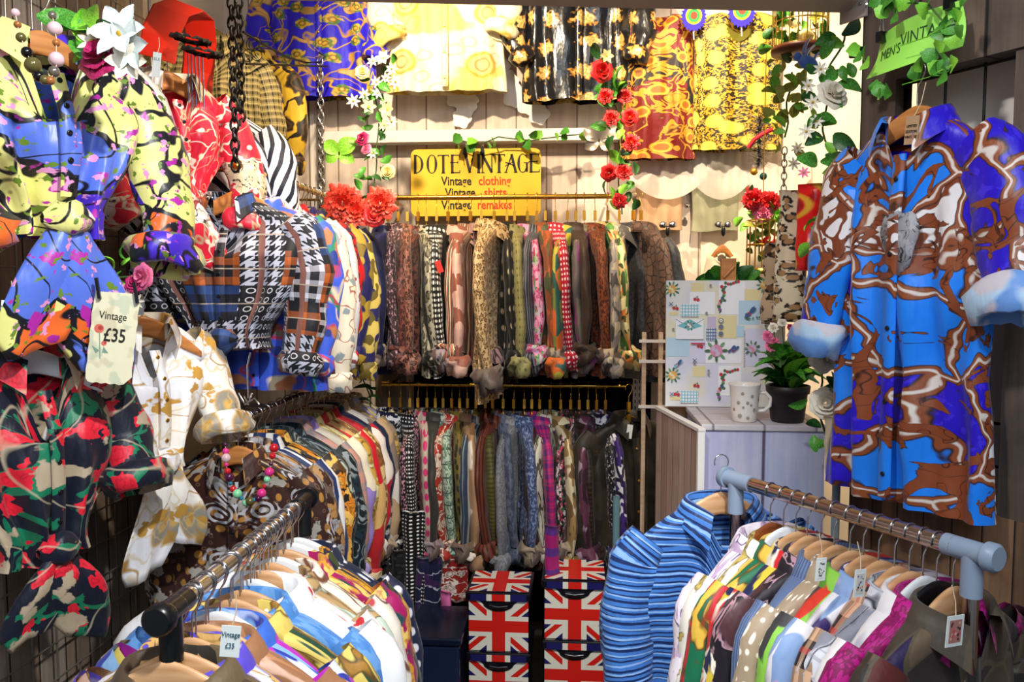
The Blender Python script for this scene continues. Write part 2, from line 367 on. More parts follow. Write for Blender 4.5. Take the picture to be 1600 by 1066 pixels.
# ---------------------------------------------------------------- garment kits
def nz(x, y=0, z=0): return noise.noise(Vector((x, y, z)))
def sleeve_mb(path, radii, flat, seed, n=16, sub=5):
    pts = []; rad = []
    for i in range(len(path) - 1):
        for k in range(sub):
            f = k / sub; g = f * f * (3 - 2 * f)
            pts.append(Vector(path[i]).lerp(Vector(path[i + 1]), f)); rad.append(radii[i] + (radii[i + 1] - radii[i]) * g)
    pts.append(Vector(path[-1])); rad.append(radii[-1])
    rows = []; uvs = []; L = 0
    for i, p in enumerate(pts):
        t = (pts[min(i + 1, len(pts) - 1)] - pts[max(i - 1, 0)]).normalized()
        u = Vector((0, 1, 0)); a = u.cross(t); a = a.normalized() if a.length > .15 else Vector((1, 0, 0)); b = t.cross(a)
        if i: L += (p - pts[i - 1]).length
        r = []
        for k in range(n):
            th = 2 * pi * k / n
            w = 1 + .13 * nz(cos(th) * 1.6 + seed, sin(th) * 1.6, L * 7) + .10 * sin(L * 34 + 2.2 * cos(th + seed)) * min(1, L * 5) * (.4 + .6 * (sin(th * .5 + seed) ** 2)) + .12 * abs(nz(cos(th) * 3 + seed, sin(th) * 3, L * 22))
            r.append(p + a * rad[i] * cos(th) * w + b * rad[i] * flat * sin(th) * w)
        rows.append(r); uvs.append([(rad[0] * 2 * pi * k / n + seed * .37, L) for k in range(n + 1)])
    return MB().grid(rows, uvs, True), pts[-1], (pts[-1] - pts[-3]).normalized(), rad[-1]
def cuff_mb(end, d, r, flat, seed, crump=.25, ln=.06, fat=1.0):
    prof = [(.0, .012), (.010, .006), (.017, -.008), (.018, -.026), (.014, -.044), (.004, -ln), (-.008, -ln - .002), (-.013, -.035), (-.016, -.005)]
    a = Vector((0, 1, 0)).cross(d); a = a.normalized() if a.length > .15 else Vector((1, 0, 0)); b = d.cross(a); rows = []; uvs = []; n = 18
    for j, (dr, dz) in enumerate(prof):
        row = []
        for k in range(n):
            th = 2 * pi * k / n
            w = crump * (nz(cos(th) * 2.2 + seed, sin(th) * 2.2 + seed, dz * 40) * 1.0 + .5 * sin(3 * th + seed + dz * 60) * .5)
            R = (r + dr * fat) * (1 + w)
            row.append(end + a * R * cos(th) + b * R * max(flat, .6) * sin(th) + d * (-dz * (1 + w * .6)))
        rows.append(row); uvs.append([(r * 2 * pi * k / n + seed, dz + .3) for k in range(n + 1)])
    return MB().grid(rows, uvs, True)
def collar_mb(rx=.068, ry=.05, fall=.034, point=.035, open_=150, stand=.03):
    rows = [[], [], [], [], []]; uvs = [[], [], [], [], []]; n = 25
    for k in range(n):
        t = -1 + 2 * k / (n - 1); ph = radians(t * open_); at = abs(t) ** 4
        for j, (m, z) in enumerate(((1.0, -.02), (.98, stand), (1.10, stand + .002), (1.30, .006), (1.42 + .12 * at, -fall - point * at + .02))):
            x = rx * m * sin(ph); y = ry * m * cos(ph) - (.018 * at if j > 1 else .006 * at)
            rows[j].append((x, y, z - .03 * at)); uvs[j].append((t * .2 + .31, j * .025))
    return MB().grid(rows, uvs)
def kit(seed, L=.64, W=.215, T=.05, hem=1.05, sl=.46, sr=.056, flat=.62, knot=0, neck=.07, dip=.06, amp=.010, paths=None, drop=.075, cf=1.0, crump=.22, sleeves=True, tails=True, cuffln=.06, tail_len=.22):
    rnd = random.Random(seed); ph = rnd.uniform(0, 6); ph2 = rnd.uniform(0, 6); n = 84; rows = []; uvs = []
    lv = []
    for i in range(7):
        t = i / 6; lv.append((neck + (W - neck) * t ** .85, .048 + (.032 - .048) * t, -drop * t ** 1.25, 0))
    m = 30
    bot = knot + .035 if knot else L
    for i in range(1, m + 1):
        t = i / m; z = -drop - (bot - drop) * t
        a = W * (1 + (hem - 1) * t) * (1 + .02 * sin(z * 9 + ph)) + .012 * min(1, t * 6); b = .032 + (T - .032) * min(1, t * 4)
        if knot:
            g = exp(-((z + knot) / .13) ** 2); a *= 1 - .50 * g; b *= 1 + .3 * sin(pi * min(1, t * 1.1))
        lv.append((a, b, z, t))
    for a, b, z, t in lv:
        row = []
        for k in range(n):
            th = 2 * pi * k / n; c, s = cos(th), sin(th)
            x = a * math.copysign(abs(c) ** .8, c); y = b * math.copysign(abs(s) ** .8, s)
            A = amp * (.35 + min(1, t * 1.6)) * min(1, t * 5)
            sx = x * (1 / (1 - .50 * exp(-((z + knot) / .13) ** 2)) if knot else 1)
            fo = A * (sin(sx * 46 + ph + 1.3 * sin(z * 5 + ph2)) + .7 * sin(sx * 83 + ph2 + z * 3)) + A * 1.4 * nz(x * 9 + seed, s, z * 6) + .5 * A * abs(nz(x * 20 + seed, s * 2, z * 16))
            y += fo * (abs(s) ** .5); x += .006 * nz(z * 8, seed, c) * (t > 0)
            zz = z + .008 * nz(x * 8, seed + 3) * (t > .9)
            if s < 0: zz -= dip * exp(-(x / .045) ** 2) * max(0, 1 - t * 3.5) * (1 if t else (1))
            if t == 0 and s < 0: pass
            row.append((x, y, zz))
        rows.append(row); uvs.append([((W + .02) * 4 * k / n + seed * .61, -z) for k in range(n + 1)])
    K = {'body': MB().grid(rows, uvs, True).mesh('body')}
    if knot:
        mb = MB(); R = []; U = []
        for i in range(9):
            row = []
            for k in range(16):
                th = 2 * pi * k / 16; p = i / 8
                rr = .042 * sin(pi * min(.97, max(.03, p))) ** .6 * (1 + .35 * nz(cos(th) * 1.5 + seed, sin(th) * 1.5, p * 3) + .12 * sin(5 * th + 5 * p))
                row.append(((p - .5) * .10, -T * 1.25 - .012 + rr * cos(th), -knot + rr * sin(th)))
            R.append(row); U.append([(k * .012, p * .1 + seed) for k in range(17)])
        mb.grid(R, U, True); K['knot'] = mb.mesh('knot')
        if tails:
            for sgn, nm in ((-1, 'tail_l'), (1, 'tail_r')):
                R = []; U = []; ln = tail_len * rnd.uniform(.75, 1.15)
                for i in range(12):
                    p = i / 11; w = .022 + .065 * sin(min(1, p * 1.15) * pi * .62) * (1 if p < .8 else 1 - (p - .8) * 2.2)
                    cx = sgn * (.012 + .055 * p); cz = -knot - .01 - ln * p; cy = -T * 1.25 - .012 - .012 * sin(p * 5)
                    row = []
                    for k in range(14):
                        th = 2 * pi * k / 14
                        row.append((cx + w * cos(th), cy + (.010 + .004 * p) * sin(th) + .012 * sin(w * cos(th) * 70 + p * 3 + seed), cz - sgn * .35 * w * cos(th) * p))
                    R.append(row); U.append([(cos(2 * pi * k / 14) * w + seed, p * ln + .5) for k in range(15)])
                mb = MB().grid(R, U, True); b = len(mb.f)
                mb.f.append(tuple(range(len(mb.v) - 14, len(mb.v)))); mb.mi.append(0); mb.uv.append([(0, 0)] * 14)
                K[nm] = mb.mesh('tail')
    if sleeves:
        for i, sg in enumerate((-1, 1)):
            if paths: pa = [(sg * x if len(paths) == 1 else x, y, z) for x, y, z in paths[0 if len(paths) == 1 else i]]
            else:
                e = rnd.uniform(-.02, .02); l2 = sl * rnd.uniform(.93, 1.07)
                pa = [(sg * (W - .035), 0, -drop + .005), (sg * (W + .005), 0, -drop - .045), (sg * (W + .028), -.004, -drop - l2 * .38), (sg * (W + .026 + e), -.012, -drop - l2 * .72), (sg * (W + .012 + e), -.02 + e, -drop - l2)]
            k = len(pa)
            rad = [sr * .9, sr * 1.05, sr * 1.08, sr * .98, sr * .80][:k] if k <= 5 else [sr * (1.05 - .25 * q / (k - 1)) for q in range(k)]
            mb, end, d, r = sleeve_mb(pa, rad, flat, seed + i * 3.3)
            K['sleeve%d' % i] = mb.mesh('sleeve'); K['cuff%d' % i] = cuff_mb(end, d, r * .98 * cf, flat, seed + i, crump, cuffln, cf).mesh('cuff')
    K['collar'] = collar_mb(rx=neck * .98).mesh('collar')
    # placket strip and buttons down the front
    zs = [-.075 - i * ((bot if not knot else knot - .03) - .09) / 14 for i in range(15)]
    rows = []; T2 = T * (1.3 if knot else 1)
    pz = []
    for z in zs:
        t = (-z - drop) / (bot - drop); b = .032 + (T - .032) * min(1, max(0, t) * 4)
        if knot: b *= 1 + .3 * sin(pi * min(1, max(0, t) * 1.1))
        y = -b - .006 - amp * 1.2
        pz.append(y); rows.append([(-.016, y + .006, z), (-.014, y, z), (.014, y - .001, z), (.016, y + .006, z)])
    K['placket'] = MB().grid(rows, [[(x[0] + seed * .61 + (W + .02) * 3, -x[2]) for x in r] for r in rows]).mesh('placket')
    K['buttons'] = [(0, pz[i] - .002, zs[i]) for i in (1, 4, 7, 10, 13)]
    return K
BTN = MB().lathe([(0, 0), (.0055, 0), (.006, .0015), (.0045, .003), (.002, .0022), (0, .0022)], 12).mesh('button')
def garment(name, label, cat, K, mat, loc, rz, group=None, lining=None, front=False, collar=True, button=None, tilt=0, scale=1, cufmat=None):
    t = thing(name, label, cat, loc, (tilt, 0, rz), group); t.scale = (scale,) * 3
    lin = lining or mat
    put('body', K['body'], mat, t)
    if collar: put('collar', K['collar'], mat, t)
    for i in (0, 1):
        if 'sleeve%d' % i in K:
            s = put('sleeve', K['sleeve%d' % i], mat, t); put('cuff', K['cuff%d' % i], cufmat or lin, s)
    if 'knot' in K: put('knot', K['knot'], mat, t)
    for q in ('tail_l', 'tail_r'):
        if q in K: put('tail', K[q], mat, t)
    if front:
        pl = put('placket', K['placket'], mat, t)
        for b in K['buttons']: put('button', BTN, button or M_white, pl, b, (pi / 2, 0, 0))
    return t
# ---------------------------------------------------------------- hangers
def hook_mb(r=.019, neckz=-.08, th=.0017):
    pts = [(r * cos(radians(a)), 0, r * sin(radians(a))) for a in range(205, -35, -15)]
    pts += [(r * .55, 0, -r * 1.25), (.001, 0, -r * 1.9), (0, 0, -r * 2.6), (0, 0, neckz)]
    return MB().tube(pts, th, 6)
def arms_mb(half=.172, h0=.042, dropz=.112, y=.006, top=-.078):
    rows = []
    N_ = 29
    for i in range(N_):
        x = -half + 2 * half * i / (N_ - 1); q = abs(x) / half
        z = top - dropz * q ** 1.55; h = h0 * (1 - q ** 2) + .018; yy = -.03 * (q ** 2) * 0 ; w = y * (1 if q < .97 else .6)
        sec = []
        for k in range(12):
            th = 2 * pi * k / 12; sec.append((x, w * math.copysign(abs(cos(th)) ** .6, cos(th)), z - h / 2 + h / 2 * math.copysign(abs(sin(th)) ** .6, sin(th))))
        rows.append(sec)
    mb = MB().grid(rows, None, True)
    for s in (0, (N_ - 1) * 12): mb.f.append(tuple(range(s, s + 12))); mb.mi.append(0); mb.uv.append([(0, 0)] * 12)
    return mb
H_hook = hook_mb().mesh('hook'); H_arms = arms_mb().mesh('shoulder_bar'); H_arms_thin = arms_mb(h0=.018).mesh('shoulder_bar')
H_bar = MB().tube([(-.18, 0, -.185), (.18, 0, -.185)], .0045, 8).mesh('trouser_bar')
H_hookg = hook_mb(.018, -.12, .0016).mesh('hook')
H_clip = MB().box((-.007, -.006, -.105), (.007, .006, -.062)).box((-.010, -.003, -.150), (.010, .003, -.118)).mesh('clip', False)
H_wire = MB().tube([(-.2, 0, -.215), (-.1, 0, -.175), (0, 0, -.118), (.1, 0, -.175), (.2, 0, -.215)], .003, 6).mesh('shoulder_wire')
def hanger(kind, label, loc, rz, group, wood=None, tiltx=0):
    t = thing('clothes_hanger', label, 'hanger', loc, (tiltx, 0, rz), group)
    if kind == 'gold':
        put('hook', H_hookg, M_gold, t); put('clip', H_clip, M_brass, t); put('shoulder_wire', H_wire, M_gold, t)
    else:
        put('hook', H_hook, M_metal, t)
        put('shoulder_bar', H_arms if kind != 'thin' else H_arms_thin, wood or M_wood, t)
    return t
def article(s): return s
# ---------------------------------------------------------------- prints
def solid(b, **k): return cloth(b + ' cloth', b, **k)
cnt = [0]
def nm(): cnt[0] += 1; return 'print %03d' % cnt[0]
def dots(b, c, s=42, t=.25, r=0, **k): return cloth(nm(), b, [('dots', c, dict(s=s, t=t, r=r, e=.05, seed=cnt[0] if r else 0))], **k)
def stripes(b, cs, s=50, rot=0, **k):
    return cloth(nm(), b, [('stripe', c, dict(s=s / (i * .37 + 1), t=.42 / (1 + i * .3), rot=rot, seed=i + 1, d=.12, ds=.3)) for i, c in enumerate(cs)], **k)
def leop(b='B08A5A', m='8A6238', k_='241A14', s=34, **k): return cloth(nm(), b, [('dots', m, dict(s=s, t=.30)), ('leop', k_, dict(s=s, t=.36, w=.12))], **k)
def floral(b, fl, lf, s=14, t=.34, **k):
    L = [('blob', lf[0], dict(s=s * 1.6, t=.58, det=1, seed=2))]
    if len(lf) > 1: L += [('blob', lf[1], dict(s=s * 2.4, t=.64, det=1, seed=9))]
    for i, c in enumerate(fl): L += [('dots', c, dict(s=s * (1 + .3 * i), t=t / (1 + i * .15), d=.9, ds=2, seed=3 + i * 4))]
    L += [('ring', b, dict(s=s, t=t * .55, w=.03, d=.9, ds=2, seed=3, f=.6))]
    return cloth(nm(), b, L, **k)
def baro(b, g='D9A83C', d=None, s=11, g2=None, **k):
    d = d or '5A3A14'; g2 = g2 or g
    return cloth(nm(), b, [('vein', d, dict(s=s, w=.055, det=1, d=.8)), ('vein', g, dict(s=s, w=.040, det=1, d=.8)), ('dots', d, dict(s=s * .7, t=.31, d=.5, ds=3, seed=5)), ('dots', g2, dict(s=s * .7, t=.27, d=.5, ds=3, seed=5)), ('ring', d, dict(s=s * .7, t=.16, w=.03, d=.5, ds=3, seed=5))], **k)
def patch(b, cs, s=12, d=.4, line=None, **k):
    n = len(cs) + 1
    L = [('cell', c, dict(s=s, lo=(i + 1) / n, hi=(i + 2) / n, d=d, seed=cnt[0])) for i, c in enumerate(cs)]
    if line: L += [('edge', line, dict(s=s, w=.03, d=d, seed=cnt[0]))]
    return cloth(nm(), b, L, **k)
def camo(b, cs, s=9, **k): return cloth(nm(), b, [('blob', c, dict(s=s * (1 + .15 * i), t=.54 + .02 * i, seed=i * 3 + 1, det=1, e=.01)) for i, c in enumerate(cs)], **k)
def paisley(b, c, c2, s=12, **k):
    return cloth(nm(), b, [('dots', c, dict(s=s, t=.38, d=.8)), ('cring', c2, dict(s=s, t=.1, k=28, d=.8)), ('dots', c2, dict(s=s * 4, t=.22, f=.8))], **k)
def plaid(b, c, c2=None, s=16, **k):
    return cloth(nm(), b, [('plaid', c, dict(s=s, t=.45))] + ([('plaid', c2, dict(s=s, t=.12, seed=.4))] if c2 else []), **k)
# ---------------------------------------------------------------- kits shared by many garments
KS = [kit(11 + i * 7, T=.026, sl=.42 + .03 * (i % 3), sr=.044, flat=.48, amp=.006, L=.60 + .03 * (i % 2), cf=1.6, crump=.5, cuffln=.075) for i in range(5)]
KF = [kit(101 + i * 7, T=.045, sl=.44 + .03 * (i % 3), sr=.056, flat=.62, amp=.009, L=.64, crump=.3) for i in range(4)]
KR = [kit(201 + i * 7, T=.040, sl=.62, sr=.060, flat=.6, amp=.010, L=.78, neck=.085, dip=.10, crump=.2) for i in range(4)]
# ---------------------------------------------------------------- clothes rails
def rail(label, p0, p1, r, mat, ends=None, cat='clothes rail', name='clothes_rail'):
    t = thing(name, label, cat, p0); d = Vector(p1) - Vector(p0)
    build('bar', MB().tube([(0, 0, 0), d], r, 20), mat, t)
    return t
yB = 3.72
# upper back rail
zU = P(780, 308, yB).z; zL = P(780, 602, yB).z
x0, x1 = P(592, 308, yB).x, P(962, 308, yB).x
r1 = rail('gold clothes rail under the yellow sign, upper of the two back rails', (x0, yB, zU), (x1, yB, zU), .011, M_gold)
build('end_cap', MB().ball((0, 0, 0), .015), M_gold, r1, (x1 - x0, 0, 0))
build('support_arm', MB().tube([(.03, 0, 0), (.03, .38, 0)], .007, 8), M_gold, r1)
build('support_arm', MB().tube([(x1 - x0 - .03, 0, 0), (x1 - x0 - .03, .38, 0)], .007, 8), M_gold, r1)
x0, x1 = P(597, 606, yB).x, P(978, 598, yB).x
r2 = rail('gold clothes rail in the shade, lower of the two back rails', (x0, yB, zL), (x1, yB, zL), .010, M_gold)
build('support_arm', MB().tube([(.03, 0, 0), (.03, .35, 0)], .007, 8), M_gold, r2)
build('support_arm', MB().tube([(x1 - x0 - .03, 0, 0), (x1 - x0 - .03, .35, 0)], .007, 8), M_gold, r2)
# (pixel column, label, print, turn in degrees)
UP = [
 (606, 'navy blue shirt', solid('1A1F4E'), -10), (622, 'black and pink flecked shirt', cloth(nm(), '3A2A30', [('blob', 'B08890', dict(s=60, t=.6))]), 4),
 (636, 'brown leopard print blouse', leop('8A5A48', '5A3024', '1E100C', 46), 10), (653, 'dark maroon leopard print blouse', leop('6A3830', '401C18', '180C0A', 50), -6),
 (666, 'grey snow leopard shirt with a cream cuff', leop('A09A84', '5E5A48', '1A1A14', 26), 12), (682, 'black shirt with white polka dots', dots('101010', 'EDE8DC', 46, .30), 8),
 (700, 'plain black shirt with a red ticket', solid('141412'), -14), (716, 'pale pink and copper satin blouse', cloth(nm(), 'C8A090', [('hstripe', '8A5040', dict(s=7, t=.4, d=.6))]), 6),
 (735, 'brown blouse with fine red and cream pinstripes', stripes('5A4034', ['B07A60', 'D8C0A0', '8A2E20', '3A4A40'], 90), -14), (752, 'mauve zebra blouse', cloth(nm(), '9A7A78', [('vein', '40302E', dict(s=30, w=.05, a=(1, .3)))]), 8),
 (772, 'long tan leopard dress hanging lower than its neighbours', leop('C8A878', '9A7440', '2A1A10', 60), -5), (792, 'black shirt with gold buttons print', dots('14120E', 'B0A080', 14, .16), 6),
 (804, 'khaki olive patterned shirt', cloth(nm(), '8A8450', [('grid_dots', '5E5A30', dict(s=34, t=.2, r=0))]), 8), (824, 'pink and sage floral blouse', floral('C4B0C0', ['D8488A', 'E89AC0', 'B02A60'], ['5E8A50', '9AB890'], 16), 12),
 (839, 'charcoal pinstriped shirt', stripes('2A2A2E', ['70707A'], 60), -8), (852, 'rust and green mottled shirt', camo('8A4A2A', ['4A5230', 'B8582A'], 12), 6),
 (868, 'crimson shirt with small white squares', cloth(nm(), 'B0102E', [('grid_dots', 'F0D8D8', dict(s=48, t=.26, r=.1))]), 10), (887, 'olive shirt with orange and teal patches', camo('7A8A38', ['D86A28', '2A5A50', 'B8B040'], 8), -10),
 (900, 'dark brown plain blouse', solid('38281E'), 8), (913, 'grey brown tweed shirt with a magenta flash', camo('5A5250', ['7A3A68', '6E6A58'], 7), -8),
 (930, 'rust orange speckled blouse', cloth(nm(), '8A4422', [('blob', '4A2414', dict(s=70, t=.5))]), 6), (950, 'camouflage blouse in green, tan and orange', camo('D0B070', ['4E8A34', 'D87A34', '3A4A24', 'E8D8A0'], 11), 12),
 (968, 'grey camouflage shirt', camo('8A8480', ['4A4644', 'B8A890'], 14), -8), (990, 'wide charcoal grey jacket at the right end', cloth(nm(), '34343A', [('blob', '26262A', dict(s=90, t=.5))]), 38),
 (1002, 'dark brown reptile print shirt', cloth(nm(), '5A4238', [('edge', '241812', dict(s=30, w=.06))]), 20)]
LO = [
 (608, 'navy and white zigzag shirt', cloth(nm(), 'E0E0E0', [('hstripe', '14183A', dict(s=22, t=.6, d=1.2))]), 8), (626, 'black and white geometric shirt', cloth(nm(), '15171F', [('hstripe', 'D8D8D8', dict(s=30, t=.3, d=1.5))]), -8),
 (640, 'black blouse with small white polka dots', dots('0A0A0C', 'F0F0F0', 62, .22), 10), (653, 'black blouse with fine pink speckles', dots('1A1014', 'C890A0', 70, .3, .8), -4),
 (667, 'pink and cream spotted blouse', dots('B8A898', 'C02868', 20, .34), 8), (680, 'dark grey knitted top', solid('34322E'), 6), (692, 'grey green banknote print shirt', cloth(nm(), 'A8BCA8', [('hstripe', '3A5444', dict(s=18, t=.12)), ('ring', '3E5848', dict(s=18, t=.3, w=.05, r=.2)), ('blob', '64806E', dict(s=50, t=.56))]), 12),
 (706, 'red and white printed blouse', baro('A0281C', 'D8C0B0', s=18), -8), (718, 'mustard olive spotted shirt', dots('6A5A20', '2A2410', 24, .3, 1), 6), (730, 'caramel satin shirt with white flash', cloth(nm(), 'A07A5A', [('blob', 'E0D4C8', dict(s=7, t=.58))]), 12),
 (744, 'navy and grey striped shirt', stripes('2A3A50', ['A8A8A0'], 18), -6), (758, 'olive green ribbed shirt', cloth(nm(), '5A5424', [('hstripe', '46401A', dict(s=60, t=.5))]), 10), (770, 'rust brown striped blouse', stripes('6A2E1C', ['3A160E'], 40), -8),
 (786, 'slate blue mottled shirt', cloth(nm(), '42485A', [('blob', '5E6478', dict(s=30, t=.5))]), 10), (803, 'pale grey tweed shirt', cloth(nm(), '6A6A6E', [('blob', '84848A', dict(s=90, t=.5))]), -10), (819, 'denim blue speckled blouse', cloth(nm(), '39486E', [('blob', '8090B4', dict(s=70, t=.55))]), 10),
 (831, 'dark red ribbed blouse', stripes('4A1812', ['26100C'], 50), 0), (843, 'magenta and violet checked blouse', plaid('C02468', '502070', '2A3470', 22), 12), (860, 'cream and grey zebra blouse', cloth(nm(), 'C8C4B0', [('vein', '4A463C', dict(s=34, w=.05, a=(1, .25)))]), -12),
 (876, 'beige satin shirt with pale flowers', camo('9A7C4C', ['D4C8A4', '6E5430'], 12), 10), (892, 'black blouse with small bright flowers', floral('1A1016', ['E0D0D0', 'C03A60'], ['3A5A3A'], 26, .26), -10), (905, 'dark brown ruched shirt', cloth(nm(), '34221A', [('hstripe', '20120C', dict(s=50, t=.5, d=.4))]), 8),
 (919, 'mauve and maroon blouse', camo('5E3044', ['A08894', '341A28'], 10), -6), (932, 'black sequinned blouse', cloth(nm(), '14141A', [('blob', 'B8B8BC', dict(s=80, t=.62))]), 14), (946, 'violet blouse with white scrolls', cloth(nm(), '3A2270', [('vein', 'E0E0E8', dict(s=9, w=.05)), ('cring', '1A1030', dict(s=6, k=20))]), 12)]
tw = [0]
def back_row(L, z, where, group, gold):
    for i, (px, d, m, rz) in enumerate(L):
        x = P(px, 308 if z == zU else 602, yB).x; ang = radians(90 + rz) if not gold == 2 else 0
        K = KS[(i * 3 + (1 if z == zU else 0)) % 5]; sc = 1.0
        kind = 'jacket' if 'jacket' in d else 'blouse' if 'blouse' in d else 'dress' if 'dress' in d else 'shirt'
        neck = z - .150 + random.uniform(-.008, .008)
        if kind == 'dress': sc = 1.16
        if kind == 'jacket': K = KF[1]; sc = 1.02
        yj = yB + random.uniform(-.02, .02) - (.10 if kind == 'dress' else 0)
        lin = m if i % 5 else cloth(nm(), ['A8967E', '887A80', '6A5C50', '9A8A74'][i % 4], [('blob', '5A4A44', dict(s=16, t=.56))])
        garment(kind, d + ' on the ' + where, kind, K, m, (x, yj, neck), ang, group, lining=lin, scale=sc, front=kind == 'jacket', button=M_black)
        hanger('gold', 'gold clip hanger of the ' + d.split(' with ')[0].split(' hanging')[0].split(' at the')[0] + ', ' + where, (x, yB, z), ang, 'gold hangers on the ' + where)
back_row(UP, zU, 'upper back rail', 'shirts on the upper back rail', 1)
back_row(LO, zL, 'lower back rail', 'shirts on the lower back rail', 1)
# dark jacket hanging face on at the right end of the lower rail
xj = P(985, 620, 3.55)
garment('jacket', 'wide dark olive jacket facing out at the right end of the lower back rail', 'jacket', kit(77, W=.20, L=.72, T=.06, sl=.52, sr=.065, amp=.014), cloth(nm(), '2E261C', [('blob', '1C1812', dict(s=8, t=.5))]), (xj.x, 3.62, zL - .13), radians(28), None, front=True, button=M_brass)
hanger('gold', 'gold hanger of the wide dark olive jacket, end of the lower back rail', (xj.x, 3.66, zL), radians(28), 'gold hangers on the lower back rail')
tg = build('price_tag', MB().box((-.012, -.0006, -.06), (.012, .0006, 0)), M_card, loc=(xj.x - .0, 3.53, zL - .14), rot=(0, .12, 0), smooth=False)
tag(tg, 'small white ticket hanging from the dark olive jacket', 'price tag')
tg = build('price_tag', MB().box((-.012, -.0006, -.05), (.012, .0006, 0)), plain('red card', 'D02018'), loc=P(683, 408, 3.42), rot=(0, -.35, 0), smooth=False)
tag(tg, 'small red ticket on the plain black shirt of the upper back rail', 'price tag')

# left rails run away from the viewer; their garments face the viewer
xU = P(382, 262, 2.70).x; zUL = P(450, 288, 3.10).z
r3 = rail('brass clothes rail high on the left, full of steel hooks', (-1.10, 2.66, 2.075), (-1.10, 3.78, 2.075), .012, M_gold)
build('end_cap', MB().ball((0, 0, 0), .016), M_gold, r3)
build('support_arm', MB().tube([(0, .10, 0), (-.25, .10, .0)], .006, 8), M_gold, r3); build('support_arm', MB().tube([(0, 1.12, 0), (-.5, 1.12, .0)], .006, 8), M_gold, r3)
r4 = rail('chrome clothes rail at mid height on the left', (-1.06, 2.50, 1.262), (-1.06, 3.85, 1.262), .011, M_rail)
build('support_arm', MB().tube([(0, .35, 0), (-.3, .35, .0)], .006, 8), M_rail, r4); build('support_arm', MB().tube([(0, 1.2, 0), (-.5, 1.2, .0)], .006, 8), M_rail, r4)
m_patch = cloth('patchwork check', '10121C', [('hound', 'B4B8CC', dict(s=30, only=('cell', dict(s=9, r=.0, lo=.0, hi=.36)))),
    ('plaid', 'C8C8D8', dict(s=24, t=.40, only=('cell', dict(s=9, r=.0, lo=.40, hi=.54)))),
    ('plaid', 'B05A24', dict(s=16, t=.4, only=('cell', dict(s=9, r=.0, lo=.58, hi=.72)))),
    ('plaid', '2A4A8A', dict(s=18, t=.5, only=('cell', dict(s=9, r=.0, lo=.72, hi=.8)))),
    ('ring', 'D8D8E0', dict(s=34, t=.26, w=.04, r=0, only=('cell', dict(s=9, r=.0, lo=.8)))),
    ('stripe', '7A5048', dict(s=5.2, t=.08)), ('hstripe', 'A89A8C', dict(s=9, t=.035))], rough=.6)
m_bluechain = cloth('cornflower chain print', '3C5FE0', [('vein', 'E8D8B8', dict(s=4, w=.012)), ('vein', '2A8A6A', dict(s=3, w=.02, seed=4)), ('vein', 'C03A4A', dict(s=5, w=.012, seed=7)), ('dots', 'C07A50', dict(s=9, t=.22, d=.6)), ('dots', '243A90', dict(s=8, t=.16, seed=3, d=.6))])
LU = [(2.66, 'dark patchwork check blouse with houndstooth squares and brown straps', m_patch, 1.0), (2.83, 'cornflower blue blouse with chain and bird print', m_bluechain, 1), (2.93, 'cream blouse with sparse red line print', cloth(nm(), 'E8E0CC', [('vein', 'A05A4A', dict(s=10, w=.012)), ('dots', '8A9AA0', dict(s=14, t=.2, d=.6))]), 0),
      (3.02, 'pale silver grey blouse with black marks', cloth(nm(), 'D4D6DA', [('blob', '8A4A50', dict(s=22, t=.64))]), 1), (3.11, 'bright red shirt with small blue marks', cloth(nm(), 'C4121C', [('dots', '28203A', dict(s=9, t=.18, d=1.4)), ('vein', '7A1018', dict(s=8, w=.02))]), 1),
      (3.22, 'navy shirt with mustard yellow blotches', camo('1E1C58', ['B89A30', '8A7424'], 10), 1), (3.33, 'yellow and navy scarf print blouse', camo('D8C060', ['28265E', '6A5A20'], 12), 0), (3.46, 'dark navy shirt with cream trim', solid('14183C'), 1)]
for i, (y, d, m, hk) in enumerate(LU):
    rz = radians([4, -3, 5, 0, -4, 3, 0, -2][i])
    kk = KF[i % 4] if i else kit(301, knot=.45, W=.23, T=.07, sl=.42, sr=.07, amp=.013, crump=.3, dip=.09, tails=False)
    garment('blouse' if 'blouse' in d else 'shirt', d + ' on the high left rail', 'blouse' if 'blouse' in d else 'shirt', kk, m, (-1.10 - (.03 if i == 0 else 0), y, 2.075 - .11), rz, 'shirts on the high left rail', front=i < 2, button=M_black)
    hanger('wood', 'wooden hanger of the ' + d.split(' with ')[0] + ', high left rail', (-1.10, y, 2.075), rz, 'hangers on the high left rail', M_wood2 if i == 0 else [M_grey_h, M_white_h, M_wood][i % 3])
for j in range(18):
    y = 2.72 + .055 * j
    hk = build('hook', MB().tube([(.016 * cos(a_), 0, .016 * sin(a_)) for a_ in [radians(q) for q in range(200, -40, -20)]] + [(.004, 0, -.045), (0, 0, -.09)], .0018, 6), M_metal, loc=(-1.10, y + .02, 2.075), rot=(0, 0, radians(random.uniform(-20, 20))))
    hk.name = 'steel_hook'; tag(hk, 'bare steel hanger hook among the row on the high left brass rail', 'hook', 'steel hooks on the high left rail')
m_gardenia = cloth('brown seed print', '3A1E18', [('grid_dots', 'B8823A', dict(s=26, t=.22, r=.7, a=(1, .7))), ('ring', '7A5A40', dict(s=26, t=.12, w=.03, r=.7)), ('dots', 'A8A49C', dict(s=13, t=.24, seed=4, d=.8, ds=3)), ('cring', 'C8C8D0', dict(s=6, k=60, t=0, seed=1, only=('dots', dict(s=6, t=.24, d=.5, ds=4, seed=1))))])
